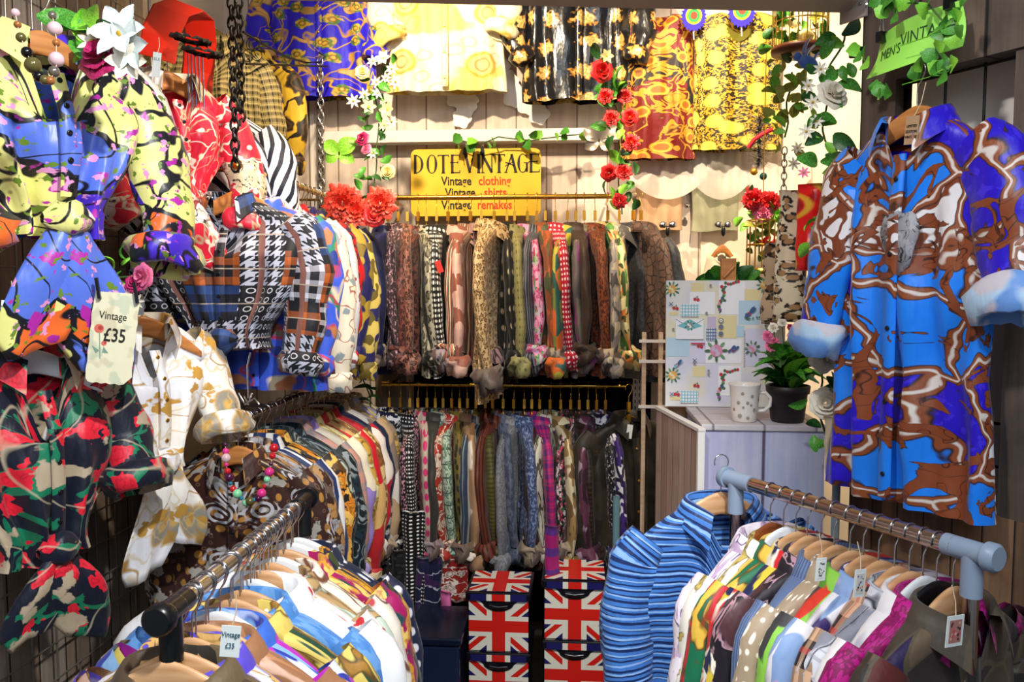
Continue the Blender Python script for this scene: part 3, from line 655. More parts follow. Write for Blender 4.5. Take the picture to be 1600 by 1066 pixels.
LM = [(2.52, 'brown blouse with seed and big paisley flower print and bead necklace', m_gardenia, M_wood2), (2.60, 'brown blouse with grey flowers', floral('3A2018', ['A8A8B0', 'B88A50'], ['6A5A4A'], 16), M_white_h),
      (2.68, 'navy and white striped shirt', stripes('1E3266', ['F0F0F0'], 12, .2), M_wood), (2.75, 'black shirt with orange flowers', floral('1A1410', ['E08A20', 'F0C060'], ['5A3A10'], 14), M_wood3), (2.82, 'grey black and silver paisley shirt', paisley('3E4C54', 'B0B8B0', '20282C', 9), M_grey_h),
      (2.90, 'teal navy and silver paisley blouse', paisley('16303E', '8A98A0', '0E1A22', 8), M_grey_h), (2.98, 'salmon and grey checked blouse', plaid('C89080', '8A8A92', s=14), M_grey_h), (3.05, 'lilac blouse with cream blocks', patch('B4A0E0', ['E8E0C8', '9A84D0'], 7), M_wood2),
      (3.12, 'yellow cream scarf print blouse', baro('E8E0A8', 'C8A040', s=9), M_wood2), (3.19, 'red and gold scarf print blouse', patch('B8242C', ['D8B070', 'D01828', 'E0C8A0'], 6), M_wood2), (3.27, 'gold and beige chain print blouse', baro('D8BC80', '8A5A2A', s=14), M_wood3),
      (3.34, 'red white and black panel blouse', patch('C02030', ['1A1A2A', 'E8E0D8'], 7), M_wood2), (3.42, 'navy blouse with piping', solid('1A2244'), M_wood3), (3.50, 'beige and white block blouse', patch('E0D8D0', ['B89A78', '8A7A70'], 7), M_wood2),
      (3.58, 'taupe blouse with gold print', baro('8A7A6A', 'C8A860', s=10), M_wood2), (3.66, 'lavender blouse with yellow print', baro('B8B0D8', 'D8C070', s=9), M_wood3), (3.74, 'cream and brown scarf blouse', baro('E0D0A8', '8A6038', s=9), M_wood3)]
for i, (y, d, m, wd) in enumerate(LM):
    rz = radians([0, 3, -3, 4, -2, 2, -4, 3][i % 8])
    garment('blouse' if 'blouse' in d else 'shirt', d + ', left middle rail', 'blouse' if 'blouse' in d else 'shirt', KF[(i + 1) % 4], m, (-1.06, y, 1.262 - .108), rz, 'shirts on the left middle rail', front=i < 1, button=M_black)
    hanger('wood', 'wooden hanger of the ' + d.split(' with ')[0] + ', left middle rail' if wd not in (M_white_h, M_grey_h) else 'pale plastic hanger of the ' + d.split(' with ')[0] + ', left middle rail', (-1.06, y, 1.262), rz, 'hangers on the left middle rail', wd)
# cascading steel hook near the front end of that rail
tag(build('hook_cluster', MB().tube([(0, 0, .02), (0, 0, .12), (.01, 0, .16)], .003, 6).tube([(-.03, 0, .035), (-.01, 0, .0), (.02, 0, .02), (.035, 0, .0)], .003, 6).tube([(0, -.03, .03), (0, 0, 0), (0, .03, .03)], .003, 6), M_metal, loc=P(388, 632, 2.48)), 'small steel multi hook hanging at the front end of the left middle rail', 'hook')

# front racks
def rack(label, p0, p1, z, posts, col, tube, knob=True):
    p0 = Vector(p0); p1 = Vector(p1); t = thing('garment_rack', label, 'clothes rack', (p0.x, p0.y, 0)); d = p1 - p0; u = d.normalized()
    build('bar', MB().tube([(0, 0, z), (d.x, d.y, z)], .017, 24), tube, t)
    for q, s in ((Vector((0, 0)), -1), (Vector((d.x, d.y)), 1)):
        f = MB().tube([(q.x - s * u.x * .055, q.y - s * u.y * .055, z), (q.x + s * u.x * .03, q.y + s * u.y * .03, z)], .0205, 24)
        f.tube([(q.x, q.y, z + .005), (q.x, q.y, z - .085)], .0195, 24)
        jt = build('joint', f, col, t)
        build('end_cap', MB().tube([(q.x + s * u.x * .028, q.y + s * u.y * .028, z), (q.x + s * u.x * .045, q.y + s * u.y * .045, z), (q.x + s * u.x * .05, q.y + s * u.y * .05, z)], [.027, .027, .022], 24), col, jt)
        build('post', MB().tube([(q.x, q.y, .05), (q.x, q.y, z - .08)], .0145, 20), tube, t)
        n = Vector((-u.y, u.x)); build('foot', MB().tube([(q.x - n.x * .22, q.y - n.y * .22, .04), (q.x + n.x * .22, q.y + n.y * .22, .04)], .0145, 16), tube, t)
    build('lower_bar', MB().tube([(0, 0, .25), (d.x, d.y, .25)], .012, 16), tube, t)
    return t
zL1 = 1.15; q = PZ(266, 955, zL1); A0 = Vector((q.x, q.y)); q = PZ(474, 784, zL1); A1 = Vector((q.x, q.y)); LD = (A1 - A0).normalized(); LEN = (A1 - A0).length
def LP(y): f = (y - 1.40) / .68 * LEN; return A0.x + LD.x * f, A0.y + LD.y * f
t = rack('chrome garment rack with black joints in the left foreground', A0, A1, zL1, 1, M_black, M_metal)
zR1 = 1.20; q = PZ(1150, 750, zR1); B0 = Vector((q.x, q.y)); q = PZ(1520, 862, zR1); B1 = Vector((q.x, q.y)); print('racks', A0, A1, B0, B1)
t = rack('chrome garment rack with pale blue plastic joints in the right foreground', B1, B0, zR1, 1, M_grey, M_rail)
rung = build('cross_rung', MB().tube([(-.0, -.0, zR1 - .27), (-.20, -.115, zR1 - .27)], .006, 10), M_white, t)
m_white = cloth('crisp white cloth', 'F2F5FA', rough=.5, bump=.2)
m_yel = cloth('yellow scarf print', 'E2CC6A', [('vein', '7A5A24', dict(s=5, w=.012)), ('dots', '1E4A38', dict(s=7, t=.16, d=1.6, a=(1, .5))), ('dots', 'A87A30', dict(s=8, t=.2, d=1.2, seed=4)), ('ring', '5A4018', dict(s=8, t=.2, w=.03, d=1.2, seed=4))])
m_purpb = cloth('violet and gold baroque', '5A4ACC', [('blob', 'E8E4EC', dict(s=4, t=.56)), ('vein', '7A5A20', dict(s=9, w=.07, dist=1.2)), ('vein', 'D8AE6A', dict(s=9, w=.05, dist=1.2))])
FL = [(1.42, 'dark olive and black print shirt', patch('2E2A22', ['4A3A2C', '1A1A20', '6A5A40'], 10), M_wood), (1.475, 'violet and cream baroque scarf blouse', m_purpb, M_wood), (1.53, 'bronze satin blouse with rust edging', camo('A0704E', ['D8B09A', 'C08A60'], 7), M_wood),
      (1.59, 'cobalt blue and magenta feather print blouse', camo('3A6AD0', ['E8F0FA', '2A3AA8', 'C02AC0', '8AB8E8'], 6), M_white_h), (1.65, 'pale yellow blouse with umbrella and ribbon print', m_yel, M_wood), (1.70, 'light blue denim shirt', cloth(nm(), '4A86D0', [('blob', '6AA0E0', dict(s=30, t=.5))]), M_wood),
      (1.76, 'plain crisp white shirt, widest in the row', m_white, M_white_h), (1.81, 'white blouse with red and navy collar', cloth(nm(), 'F0ECE8', [('dots', 'C82A30', dict(s=26, t=.22, d=.8))]), M_wood), (1.86, 'pale mint scarf print blouse', baro('C8E0D0', 'C0A070', s=6), M_wood),
      (1.90, 'white blouse with brown chain print', cloth(nm(), 'F2EADC', [('vein', '7A4A30', dict(s=6, w=.02)), ('dots', 'C0404A', dict(s=10, t=.14))]), M_white_h), (1.95, 'cerise blouse with gold flowers', floral('A81060', ['E0A030', 'F0D070'], ['1E4A50'], 12), M_wood),
      (2.00, 'black blouse with orange gold flowers', floral('1E2440', ['E8A828', 'C87A1A'], ['3A4A20'], 11), M_white_h), (2.04, 'navy shirt with white spots', dots('1A2240', 'E0E0E8', 24), M_white_h)]
for i, (y, d, m, wd) in enumerate(FL):
    rz = radians([6, -3, 4, -5, 2, 5, -2, 3, -4, 2, 6, 0, 3][i]); dz = random.uniform(-.006, .006)
    garment('blouse' if 'blouse' in d else 'shirt', d + ' on the left foreground rack', 'blouse' if 'blouse' in d else 'shirt', KR[i % 4], m, (*LP(y), zL1 - .125 + dz + (.012 if i == 6 else 0)), rz, 'shirts on the left foreground rack', front=True, lining=m, scale=1.13 if i == 6 else 1.04 if i == 4 else 1)
    hanger('wood', ('wooden' if wd is M_wood else 'white plastic') + ' hanger of the ' + d.split(' with ')[0].split(',')[0] + ', left foreground rack', (*LP(y), zL1), rz, 'hangers on the left foreground rack', wd)
# the nearest hanger carries nothing that shows and hangs in front of the black joint
hanger('wood', 'bare wooden hanger nearest the viewer before the black rack joint', (*LP(1.385), zL1), radians(2), 'hangers on the left foreground rack', M_wood)
# spare hooks crowding the chrome bar
for j in range(12):
    y = 1.44 + j * .05
    o = put('hook', H_hook, M_metal, None, (*LP(y), zL1), (0, 0, radians(random.uniform(-25, 25)))); o.name = 'steel_hook'
    tag(o, 'steel hanger hook crowded on the chrome bar of the left foreground rack', 'hook', 'hooks crowding the left foreground rack')
# right rack
m_blue = cloth('blue pleated stripes', '3E78C8', [('hstripe', '122A5E', dict(s=78, t=.42, d=1.6, ds=.25, a=(.12, 1))), ('hstripe', '8AB4EA', dict(s=45, t=.2, d=1.6, ds=.25, a=(.15, 1), seed=2))], bump=.6)
FR = [(.02, 'blue pleated stripe blouse at the far end', m_blue, M_wood), (.14, 'white and violet lace print blouse', cloth(nm(), 'E4DCE8', [('vein', '6A5A8A', dict(s=14, w=.02)), ('blob', 'B8A0C0', dict(s=20, t=.62))]), M_wood3), (.19, 'pale silk blouse with gold medallions', baro('E8E4DC', 'C8B460', s=9), M_white_h),
      (.235, 'green and gold scarf print blouse', baro('E0B848', '0E6A48', s=6, g2='C81E2C'), M_wood), (.275, 'navy shirt with red and cream scarf print', cloth(nm(), '14224E', [('dots', 'D8C040', dict(s=9, t=.24, d=1)), ('dots', 'C82028', dict(s=7, t=.26, d=1.2, seed=3)), ('ring', 'F0E8D8', dict(s=7, t=.3, w=.05, d=1.2, seed=3)), ('vein', 'E8E0D0', dict(s=5, w=.02))]), M_wood), (.32, 'black and mauve fern print blouse', cloth(nm(), '1A1420', [('vein', 'B08A98', dict(s=12, w=.03, dist=1)), ('blob', '4A2A30', dict(s=8, t=.6))]), M_wood),
      (.365, 'grey blue chambray shirt', stripes('4A5E86', ['6A80A8'], 120), M_wood), (.415, 'beige shirt with white polka dots', dots('A8967E', 'F4EEE0', 38, .2, .35), M_wood), (.455, 'green, red and black abstract blouse', camo('5A9A34', ['D83A2A', '3A3A3E', '8AC84A'], 4), M_wood), 
      (.50, 'violet and white paint print blouse', camo('3A2A6A', ['E8E8F0', '8AA8D8', 'C8A8D0'], 6), M_wood), (.545, 'black and tan checked cardigan', plaid('2A2024', 'D8B090', 'C83A40', 16), M_wood), (.585, 'silver grey newsprint shirt', cloth(nm(), 'D0D2DC', [('blob', '8A8C9C', dict(s=9, t=.54)), ('vein', '3A3A4A', dict(s=6, w=.012)), ('hstripe', '8A8A98', dict(s=60, t=.2, f=.5))]), M_wood), 
      (.62, 'white blouse with grey folds', cloth(nm(), 'F0EEF2', [('blob', 'B8B8C8', dict(s=6, t=.58))]), M_white_h), (.655, 'magenta knitted top', cloth(nm(), 'C0188A', [('vein', '8A0A5A', dict(s=60, w=.08))]), M_black), (.695, 'dark patchwork shirt with violet and red squares, nearest on the rack', patch('3E342E', ['2A1E4E', '5E2420', '4A4238', '2E2A2A', '6A5A48'], 9, .1, '5A5040'), M_wood)]
dv = (B1 - B0); L_ = dv.length; dv.normalize(); rzR = math.atan2(WN.y, WN.x)
for i, (s, d, m, wd) in enumerate(FR):
    q = B0 + dv * (s / .715 * (L_ - .02)); rz = rzR + radians([-8, 4, 0, -3, 3, -2, 4, -4, 2, 0, 5, -3, 2, -2, 3][i])
    if i == 0: q = B0 - dv * .055; rz = radians(14)
    K = KR[(i + 1) % 4]
    garment('blouse' if 'blouse' in d else 'cardigan' if 'cardigan' in d else 'top' if ' top' in d else 'shirt', d + ' on the right rack' if len(d.split()) < 12 else d, 'cardigan' if 'cardigan' in d else 'shirt', K, m, (q.x, q.y, zR1 - (.125 if i else .085)), rz, 'shirts on the right foreground rack', front=True, scale=1 if i else 1.05, button=M_black if i == 14 else M_white)
    hanger('wood', ('black' if wd is M_black else 'white' if wd is M_white_h else 'wooden') + ' hanger of the ' + d.split(' with ')[0].split(' at the')[0] + ', right rack', (q.x, q.y, zR1 + (0 if i else .035)), rz, 'hangers on the right foreground rack', wd)
# ---------------------------------------------------------------- shirts on show
def wood_hanger(label, loc, rz, wood=None, group=None, s=1):
    h = hanger('wood', label, loc, rz, group, wood or M_wood2); h.scale = (s,) * 3; return h
# big blue shirt on the right wall
m_acan = cloth('blue acanthus print', '1482F8', [
    ('cell', '2208C4', dict(s=6.5, lo=.0, hi=.34, d=.7, seed=2)),
    ('cell', 'E4E2E6', dict(s=6.5, lo=.80, hi=1.1, d=.7, seed=2)),
    ('vein', '7A3A1E', dict(s=16, w=.05, det=1, only=('cell', dict(s=6.5, lo=.80, hi=1.1, d=.7, seed=2)))),
    ('blob', '4A34F0', dict(s=40, t=.6, det=3, f=.5, only=('cell', dict(s=6.5, lo=.0, hi=.34, d=.7, seed=2)))),
    ('edge', '2A1210', dict(s=6.5, w=.085, d=.7, seed=2)), ('edge', '8A4826', dict(s=6.5, w=.065, d=.7, seed=2)), ('edge', 'D8CFC8', dict(s=6.5, w=.012, d=.7, seed=2)),
    ('blob', '1E1010', dict(s=11, t=.575, det=2.5, dist=1.6, e=.008, seed=3)), ('blob', '84401E', dict(s=11, t=.59, det=2.5, dist=1.6, e=.008, seed=3)),
    ('vein', '3A160A', dict(s=22, w=.012, det=1, dist=.6, seed=8, only=('blob', dict(s=11, t=.59, det=2.5, dist=1.6, e=.008, seed=3)))),
    ], rough=.4, spec=.4, bump=.25)
m_paleb = cloth('pale blue reverse', 'B4D4F0', [('blob', '6A9AE0', dict(s=7, t=.54)), ('blob', 'C8C4D0', dict(s=9, t=.56, seed=3))])
nk = PW(1432, 192, .085)
KB = kit(401, L=.885, W=.178, T=.05, hem=1.18, neck=.075, dip=.10, amp=.014, sr=.068, flat=.55, drop=.075, cf=1.15, crump=.22, cuffln=.075,
         paths=[[(-.145, 0, -.065), (-.19, 0, -.115), (-.205, -.02, -.25), (-.225, -.03, -.38), (-.235, -.04, -.48)], [(.145, 0, -.065), (.19, 0, -.105), (.225, -.01, -.2), (.25, -.02, -.29), (.265, -.05, -.37)]])
t = garment('shirt', 'large bright blue and brown acanthus print shirt hanging on the dark right wall', 'shirt', KB, m_acan, nk, WROT, front=True, button=M_black, cufmat=m_paleb)
# grey classical figures printed on its chest
mb = MB(); random.seed(3); pts = []
for k in range(26):
    a_ = 2 * pi * k / 26; r_ = 1 + .12 * sin(3 * a_) + random.uniform(-.07, .07); pts.append((.018 + .048 * r_ * cos(a_), -.27 + .072 * r_ * sin(a_)))
mb.prism(pts, -.068, -.064)
build('chest_print', mb, cloth('grey engraving', '8E8E96', [('vein', '26242A', dict(s=26, w=.022, dist=1.5)), ('blob', 'B4B4BC', dict(s=30, t=.56, f=.6))]), t, label='grey engraved figures print')
wood_hanger('orange wooden hanger of the big blue shirt on the right wall', nk + Vector((0, 0, .118)) + Vector((0, 0, -.0)), WROT, M_wood2)
tg = thing('swing_tag', 'brown kraft tag on a string at the collar of the big blue shirt', 'tag', PW(1427, 181, .16), (0, .08, WROT))
build('card', MB().box((-.017, -.0007, -.062), (.017, .0007, 0)), M_kraft, tg, smooth=False)
build('string', MB().tube([(0, 0, -.006), (.001, .02, .03), (0, .03, .075)], .0011, 5), M_string, tg)
for i, s_ in enumerate(('LIMITED', 'EDITION', 'VINTAGE')): put('lettering', text_mesh(s_, .0085, sx=.85), M_ink, tg, (0, -.0012, -.022 - i * .012))
# baroque silk blouse, left foreground wall
m_bar = cloth('yellow baroque print', 'ECEB90', [
    ('cell', '5A78E0', dict(s=7, lo=0, hi=.17, d=1.0, seed=4)), ('cell', 'F06E2C', dict(s=7, lo=.17, hi=.34, d=1.0, seed=4)), ('cell', '4A2CC8', dict(s=7, lo=.34, hi=.42, d=1.0, seed=4)), ('cell', 'F4F2E0', dict(s=7, lo=.42, hi=.5, d=1.0, seed=4)),
    ('edge', '10121C', dict(s=7, w=.05, d=1.0, seed=4)),
    ('vein', '10121C', dict(s=6, w=.022, det=0, dist=1.0, seed=5)), 
    ('blob', 'B42AA8', dict(s=24, t=.66, det=3, seed=6, e=.01)), ('blob', 'E89AD0', dict(s=34, t=.66, det=3, seed=7, e=.01)), ('blob', '6A8A2A', dict(s=40, t=.66, det=3, seed=9, e=.01)),
    ], rough=.38, spec=.45, bump=.3)
sl1 = [[(-.15, 0, -.055), (-.20, 0, -.11), (-.225, -.02, -.22), (-.225, -.05, -.32), (-.19, -.07, -.40)], [(.15, 0, -.055), (.20, 0, -.11), (.235, -.02, -.23), (.24, -.05, -.33), (.215, -.08, -.42)]]
KK1 = kit(501, knot=.375, W=.195, T=.060, amp=.020, dip=.20, sr=.064, flat=.75, paths=sl1, crump=.3, cf=1.3, tail_len=.30, neck=.09)
q1 = P(66, 62, 1.96); q1.x = max(q1.x, -1.385)
garment('blouse', 'silk blouse in yellow, blue and orange baroque scrolls, knotted at the waist, upper left', 'blouse', KK1, m_bar, q1, radians(56), front=True, button=M_black, scale=1.16)
wood_hanger('wooden hanger of the yellow and blue baroque silk blouse', q1 + Vector((0, 0, .10)), radians(56))
# red scarf print blouse
m_redb = cloth('red scarf print', 'D4203A', [
    ('cell', 'C8BC9C', dict(s=8, lo=.74, hi=.9, d=.9, seed=3)), ('cell', 'F0ECE8', dict(s=8, lo=.9, hi=1.1, d=.9, seed=3)), ('leop', '2A2420', dict(s=34, t=.3, w=.1, only=('cell', dict(s=8, lo=.74, hi=.9, d=.9, seed=3)))),
    ('vein', '4A3A3A', dict(s=20, w=.03, det=2, only=('cell', dict(s=8, lo=.9, hi=1.1, d=.9, seed=3)))),
    ('edge', 'E8D8C8', dict(s=8, w=.02, d=.9, seed=3)), ('grid_dots', 'F4E4C8', dict(s=13, t=.10, r=.3)), ('vein', 'B8A080', dict(s=9, w=.012, seed=6, dist=1))], rough=.4, spec=.4)
KK2 = kit(511, knot=.37, W=.195, T=.060, amp=.020, dip=.16, sr=.062, flat=.75, paths=sl1, crump=.25, cf=1.2, tail_len=.20, neck=.08)
q2 = P(262, 122, 2.55); q2.x = max(q2.x, -1.42)
garment('blouse', 'red scarf print blouse knotted at the waist beside the baroque silk blouse', 'blouse', KK2, m_redb, q2, radians(52), front=True, button=M_black)
wood_hanger('wooden hanger of the red scarf print blouse on the left wall', q2 + Vector((0, 0, .10)), radians(52))
# small white striped shirt edge behind the red one
garment('shirt', 'white shirt with black diagonal stripes just behind the red scarf blouse', 'shirt', kit(512, L=.40, sl=.30), stripes('E8ECF4', ['16182A'], 30, .5), P(322, 172, 2.86), radians(20), None)
# black rose blouse
m_rose = cloth('black rose print', '141A2C', [
    ('blob', '147A58', dict(s=14, t=.57, det=3, dist=.8, seed=4, e=.008)), ('dots', 'E02038', dict(s=12, t=.31, d=.9, ds=2.2, seed=6, e=.01)), ('ring', '9A1024', dict(s=12, t=.14, w=.02, d=.9, ds=2.2, seed=6, f=.7)),
    ('blob', 'B8A890', dict(s=9, t=.62, det=4, seed=12, e=.01)), ('vein', 'C8BCA0', dict(s=5, w=.004, det=0, seed=3))], rough=.45)
sl3 = [[(-.15, 0, -.055), (-.20, 0, -.11), (-.225, -.02, -.20), (-.235, -.05, -.27)], [(.15, 0, -.055), (.20, 0, -.11), (.23, -.02, -.23), (.225, -.06, -.31)]]
KK3 = kit(521, knot=.46, W=.195, T=.060, amp=.016, dip=.20, sr=.062, flat=.75, paths=sl3, crump=.2, cf=1.2, tail_len=.22, neck=.08)
q3 = P(50, 560, 1.93); q3.x = max(q3.x, -1.39)
garment('blouse', 'black blouse with red roses and green leaves, knotted, lower left on the wire mesh', 'blouse', KK3, m_rose, q3, radians(62), front=True, button=M_black)
wood_hanger('white plastic hanger of the black rose blouse on the left wall', q3 + Vector((0, 0, .10)), radians(50), M_white_h)
# white and gold blouse
m_wg = cloth('white and gold print', 'EEF1FA', [
    ('cell', 'F6F4F0', dict(s=4, lo=.5, hi=1.1, d=.5)), ('dots', 'C8A258', dict(s=6, t=.24, r=.8, seed=2, a=(1, .7))), ('dots', '9A968C', dict(s=6, t=.20, r=.8, seed=2, a=(1, .7))), ('dots', 'D8B468', dict(s=6, t=.07, r=.8, seed=2, a=(1, .7))),
    ('vein', 'B08A4A', dict(s=7, w=.010, det=1, seed=5)), ('blob', 'C89A48', dict(s=14, t=.64, det=3, seed=8, e=.01)), ('vein', 'D8C08A', dict(s=9, w=.014, seed=11, f=.6))], rough=.4)
KK4 = kit(531, knot=.40, W=.195, T=.060, amp=.018, dip=.16, sr=.064, flat=.75, paths=sl3, crump=.2, cf=1.25, tail_len=.27, neck=.08)
q4 = P(222, 506, 2.34); q4.x = max(q4.x, -1.42)
garment('blouse', 'white blouse with gold chain and crest print, knotted, right of the price card', 'blouse', KK4, m_wg, q4, radians(62), front=True, button=M_gold)
wood_hanger('wooden hanger of the white and gold blouse on the left wall', q4 + Vector((0, 0, .10)), radians(46))
# wrapped clothes high up in the left corner
for px, py, Y, d, m, rz in ((330, 62, 3.2, 'gold and beige checked blouse high in the left corner behind the iron chain', plaid('B8A468', '2A2418', 'E8D890', 40), 20), (392, 90, 3.5, 'yellow and black scarf print blouse high in the corner right of the iron chain', baro('D8B030', '1A1812', s=8), -10),
                            (300, 40, 3.35, 'cream and gold satin blouse behind the red leather strap', baro('E8E2C8', '8A7A3A', s=8), 10)):
    garment('blouse', d, 'blouse', kit(540 + px, L=.5, W=.17, T=.08, sl=.36, amp=.02), m, P(px, py, Y), radians(rz))
# ---- tops pinned high on the back wall
def walltop(label, px, py, K, m, Y=3.96, rz=0, cat='blouse', nmn='blouse', collar=True, front=True, btn=None, sc=1, cuf=None):
    return garment(nmn, label, cat, K, m, P(px, py, Y), radians(rz), front=front, collar=collar, button=btn or M_gold, scale=sc, cufmat=cuf)
up = [[(-.17, 0, -.06), (-.24, 0, -.12), (-.29, -.01, -.22), (-.31, -.03, -.33), (-.27, -.05, -.42)], [(.17, 0, -.06), (.24, 0, -.12), (.29, -.01, -.22), (.30, -.03, -.33), (.27, -.05, -.42)]]
m_bl = cloth('royal blue strap print', '2A1CD8', [('vein', '5A3A10', dict(s=8, w=.036, det=1, dist=.5)), ('vein', 'D8A860', dict(s=8, w=.026, det=1, dist=.5)), ('vein', 'B88A40', dict(s=9, w=.014, det=1, seed=5)), ('dots', '4A7A30', dict(s=10, t=.24, seed=3)), ('dots', 'D8B040', dict(s=10, t=.18, seed=3, d=.6, ds=4)), ('ring', '6A4A10', dict(s=10, t=.10, w=.025, seed=3))])
walltop('royal blue blouse with gold straps and tassels print, high on the back wall', 502, -62, kit(601, L=.64, W=.245, T=.05, hem=1.0, paths=up, sr=.06), m_bl)
walltop('cream blouse with gold medallions, high on the back wall beside the blue one', 697, -72, kit(602, L=.635, W=.245, T=.05, hem=1.12, paths=[[(a_, b_, c_ * .88) for a_, b_, c_ in up[0]], [(a_, b_, c_ * .82) for a_, b_, c_ in up[1]]], sr=.066, cf=1.2), cloth('cream medallion print', 'F8F0D0', [('blob', 'F0E080', dict(s=5, t=.56)), ('dots', 'D8A830', dict(s=4.4, t=.26, seed=2)), ('dots', 'F6E690', dict(s=4.4, t=.20, seed=2)), ('ring', 'B03A20', dict(s=4.4, t=.12, w=.012, seed=2)), ('ring', 'C89A28', dict(s=9, t=.2, w=.03, f=.5))]))
walltop('black satin blouse with gold medallions in rows, high on the back wall', 905, -62, kit(603, L=.64, W=.235, T=.055, hem=1.05, paths=up, sr=.055), cloth('black medallion satin', '101116', [('grid_dots', 'C88A30', dict(s=10, t=.26, r=.25, d=.5, ds=6, a=(1, .8))), ('grid_dots', 'E8D080', dict(s=10, t=.19, r=.25, d=.5, ds=6, a=(1, .8))), ('ring', 'B07A28', dict(s=10, t=.09, w=.025, r=.25, d=.5, ds=6, a=(1, .8)))], rough=.25, spec=.7))
walltop('sleeveless burgundy tunic with gold and black scrolls on the back wall', 1030, 22, kit(604, L=.66, W=.145, T=.04, hem=1.10, sleeves=False, neck=.06, drop=.03), cloth('burgundy baroque', '6A0A0E', [('cell', '12100E', dict(s=9, lo=.7, hi=1.1, d=.5)), ('vein', '4A2408', dict(s=17, w=.07, det=2, dist=.8)), ('vein', 'C08420', dict(s=17, w=.05, det=2, dist=.8)), ('dots', '9A5A18', dict(s=10, t=.24, seed=4)), ('ring', 'D8A030', dict(s=10, t=.2, w=.04, seed=4))]), collar=False, front=False)
walltop('gold and black top with large yellow discs on the back wall', 1153, 20, kit(605, L=.62, W=.185, T=.05, hem=1.02, sleeves=False, neck=.07, drop=.03), cloth('gold leopard disc print', 'C89A28', [('leop', '14100A', dict(s=60, t=.34, w=.17)), ('blob', '1A140A', dict(s=60, t=.56)), ('dots', '6A6418', dict(s=11, t=.345)), ('dots', 'C8C04A', dict(s=11, t=.32))]), collar=False, front=False)
# sheer curved hems, one behind each of the last tops
m_sheer = cloth('sheer white', 'F6ECE4', trans=.45, sheen=0, bump=.1)
for px, wd, d in ((1043, .175, 'sheer white top with a curved hem under the burgundy tunic'), (1128, .14, 'sheer white top with a curved hem under the gold disc top'), (1216, .145, 'sheer white top with a curved hem beside the tinsel decoration')):
    rows = []; q = P(px, 235, 4.02)
    for i in range(12):
        f = i / 11; row = []
        for k in range(25):
            u = -1 + k / 12; z = -.0 - f * (.13 + .10 * (1 - u * u)); row.append((u * wd * (1 + .06 * f), -.012 * cos(u * pi / 2) + .004 * sin(u * 22), z))
        rows.append(row)
    rows2 = [[(x, .03 - y, z) for x, y, z in r] for r in rows]
    o = build('sheer_top', MB().grid(rows).grid(rows2), m_sheer, loc=q); tag(o, d, 'top')
kt = kit(621, L=.40, W=.095, T=.02, sleeves=False, neck=.05, drop=.02, amp=.006)
for px, d, m in ((1031, 'tan vest with a small brown motif under the sheer top', cloth(nm(), 'C09A78')), (1119, 'pale olive vest with a pink motif under the second sheer top', cloth(nm(), 'A8A88C'))):
    g = garment('vest', d, 'top', kt, m, P(px, 228, 4.06), 0, collar=False)
# cream dresses on hangers, low against the bright wall
kd = kit(631, L=.62, W=.07, T=.03, hem=1.6, sleeves=False, neck=.02, drop=.015)
for px, d in ((1042, 'cream dress with a black feather necklace on the bright wall'), (1128, 'cream dress on the hanger further right on the bright wall')):
    q = P(px, 392, 4.0); garment('dress', d, 'dress', kd, cloth(nm(), 'F0E2C8'), q, 0, collar=False, group='cream dresses')
    h = hanger('wood', 'golden wooden hanger of the ' + d.split(' on the')[0].split(' with')[0] + (' with the feather necklace' if px < 1100 else ' further right, above the flowered board'), q + Vector((0, -.01, .075)), 0, 'hangers on the bright wall', M_wood2); h.scale = (.36, .8, .6)
    tf = thing('ribbon_bow', 'silver and black bow on the hanger ' + ('above the feather necklace' if px < 1100 else 'above the easel board'), 'bow', q + Vector((0, -.03, .12)))
    for s_ in (-1, 1): build('loop', MB().ball((s_ * .022, 0, 0), .02, sq=(1, .5, .8)), M_metal, tf)
    build('tail', MB().ball((0, 0, -.03), .018, sq=(.6, .5, 1.4)), M_black, tf)
f = thing('feather_necklace', 'black feather necklace on the cream dress', 'necklace', P(1042, 400, 3.93))
build('cord', MB().tube([(-.03, 0, .05), (-.02, 0, .02), (0, 0, .01), (.02, 0, .02), (.03, 0, .05)], .0015, 5), M_black, f)
for i in range(7): build('feather', MB().ball((0, 0, -.03), .008, sq=(.8, .4, 3.4)), M_black, f, (-.024 + i * .008, 0, .01), (0, (i - 3) * -.12, 0))

# ---------------------------------------------------------------- the signs
q = P(642, 234, 4.0); q2_ = P(845, 337, 4.0); SW = q2_.x - q.x; SH = q.z - q2_.z
sg = thing('shop_sign', 'yellow shop sign with brown lettering hanging over the upper back rail', 'sign', ((q.x + q2_.x) / 2, 4.0, (q.z + q2_.z) / 2))
def rrect(w_, h_, r, n=5):
    pts = []
    for cx, cy, a0 in ((w_ / 2 - r, h_ / 2 - r, 0), (-w_ / 2 + r, h_ / 2 - r, 90), (-w_ / 2 + r, -h_ / 2 + r, 180), (w_ / 2 - r, -h_ / 2 + r, 270)):
        for i in range(n + 1): pts.append((cx + r * cos(radians(a0 + 90 * i / n)), cy + r * sin(radians(a0 + 90 * i / n))))
    return pts
build('board', MB().prism(rrect(SW, SH, .03), -.006, .006), cloth('sign yellow', 'F5CE3A', [('blob', 'EDAE1E', dict(s=4, t=.6, e=.12, f=.7))], bump=0), sg, smooth=False)
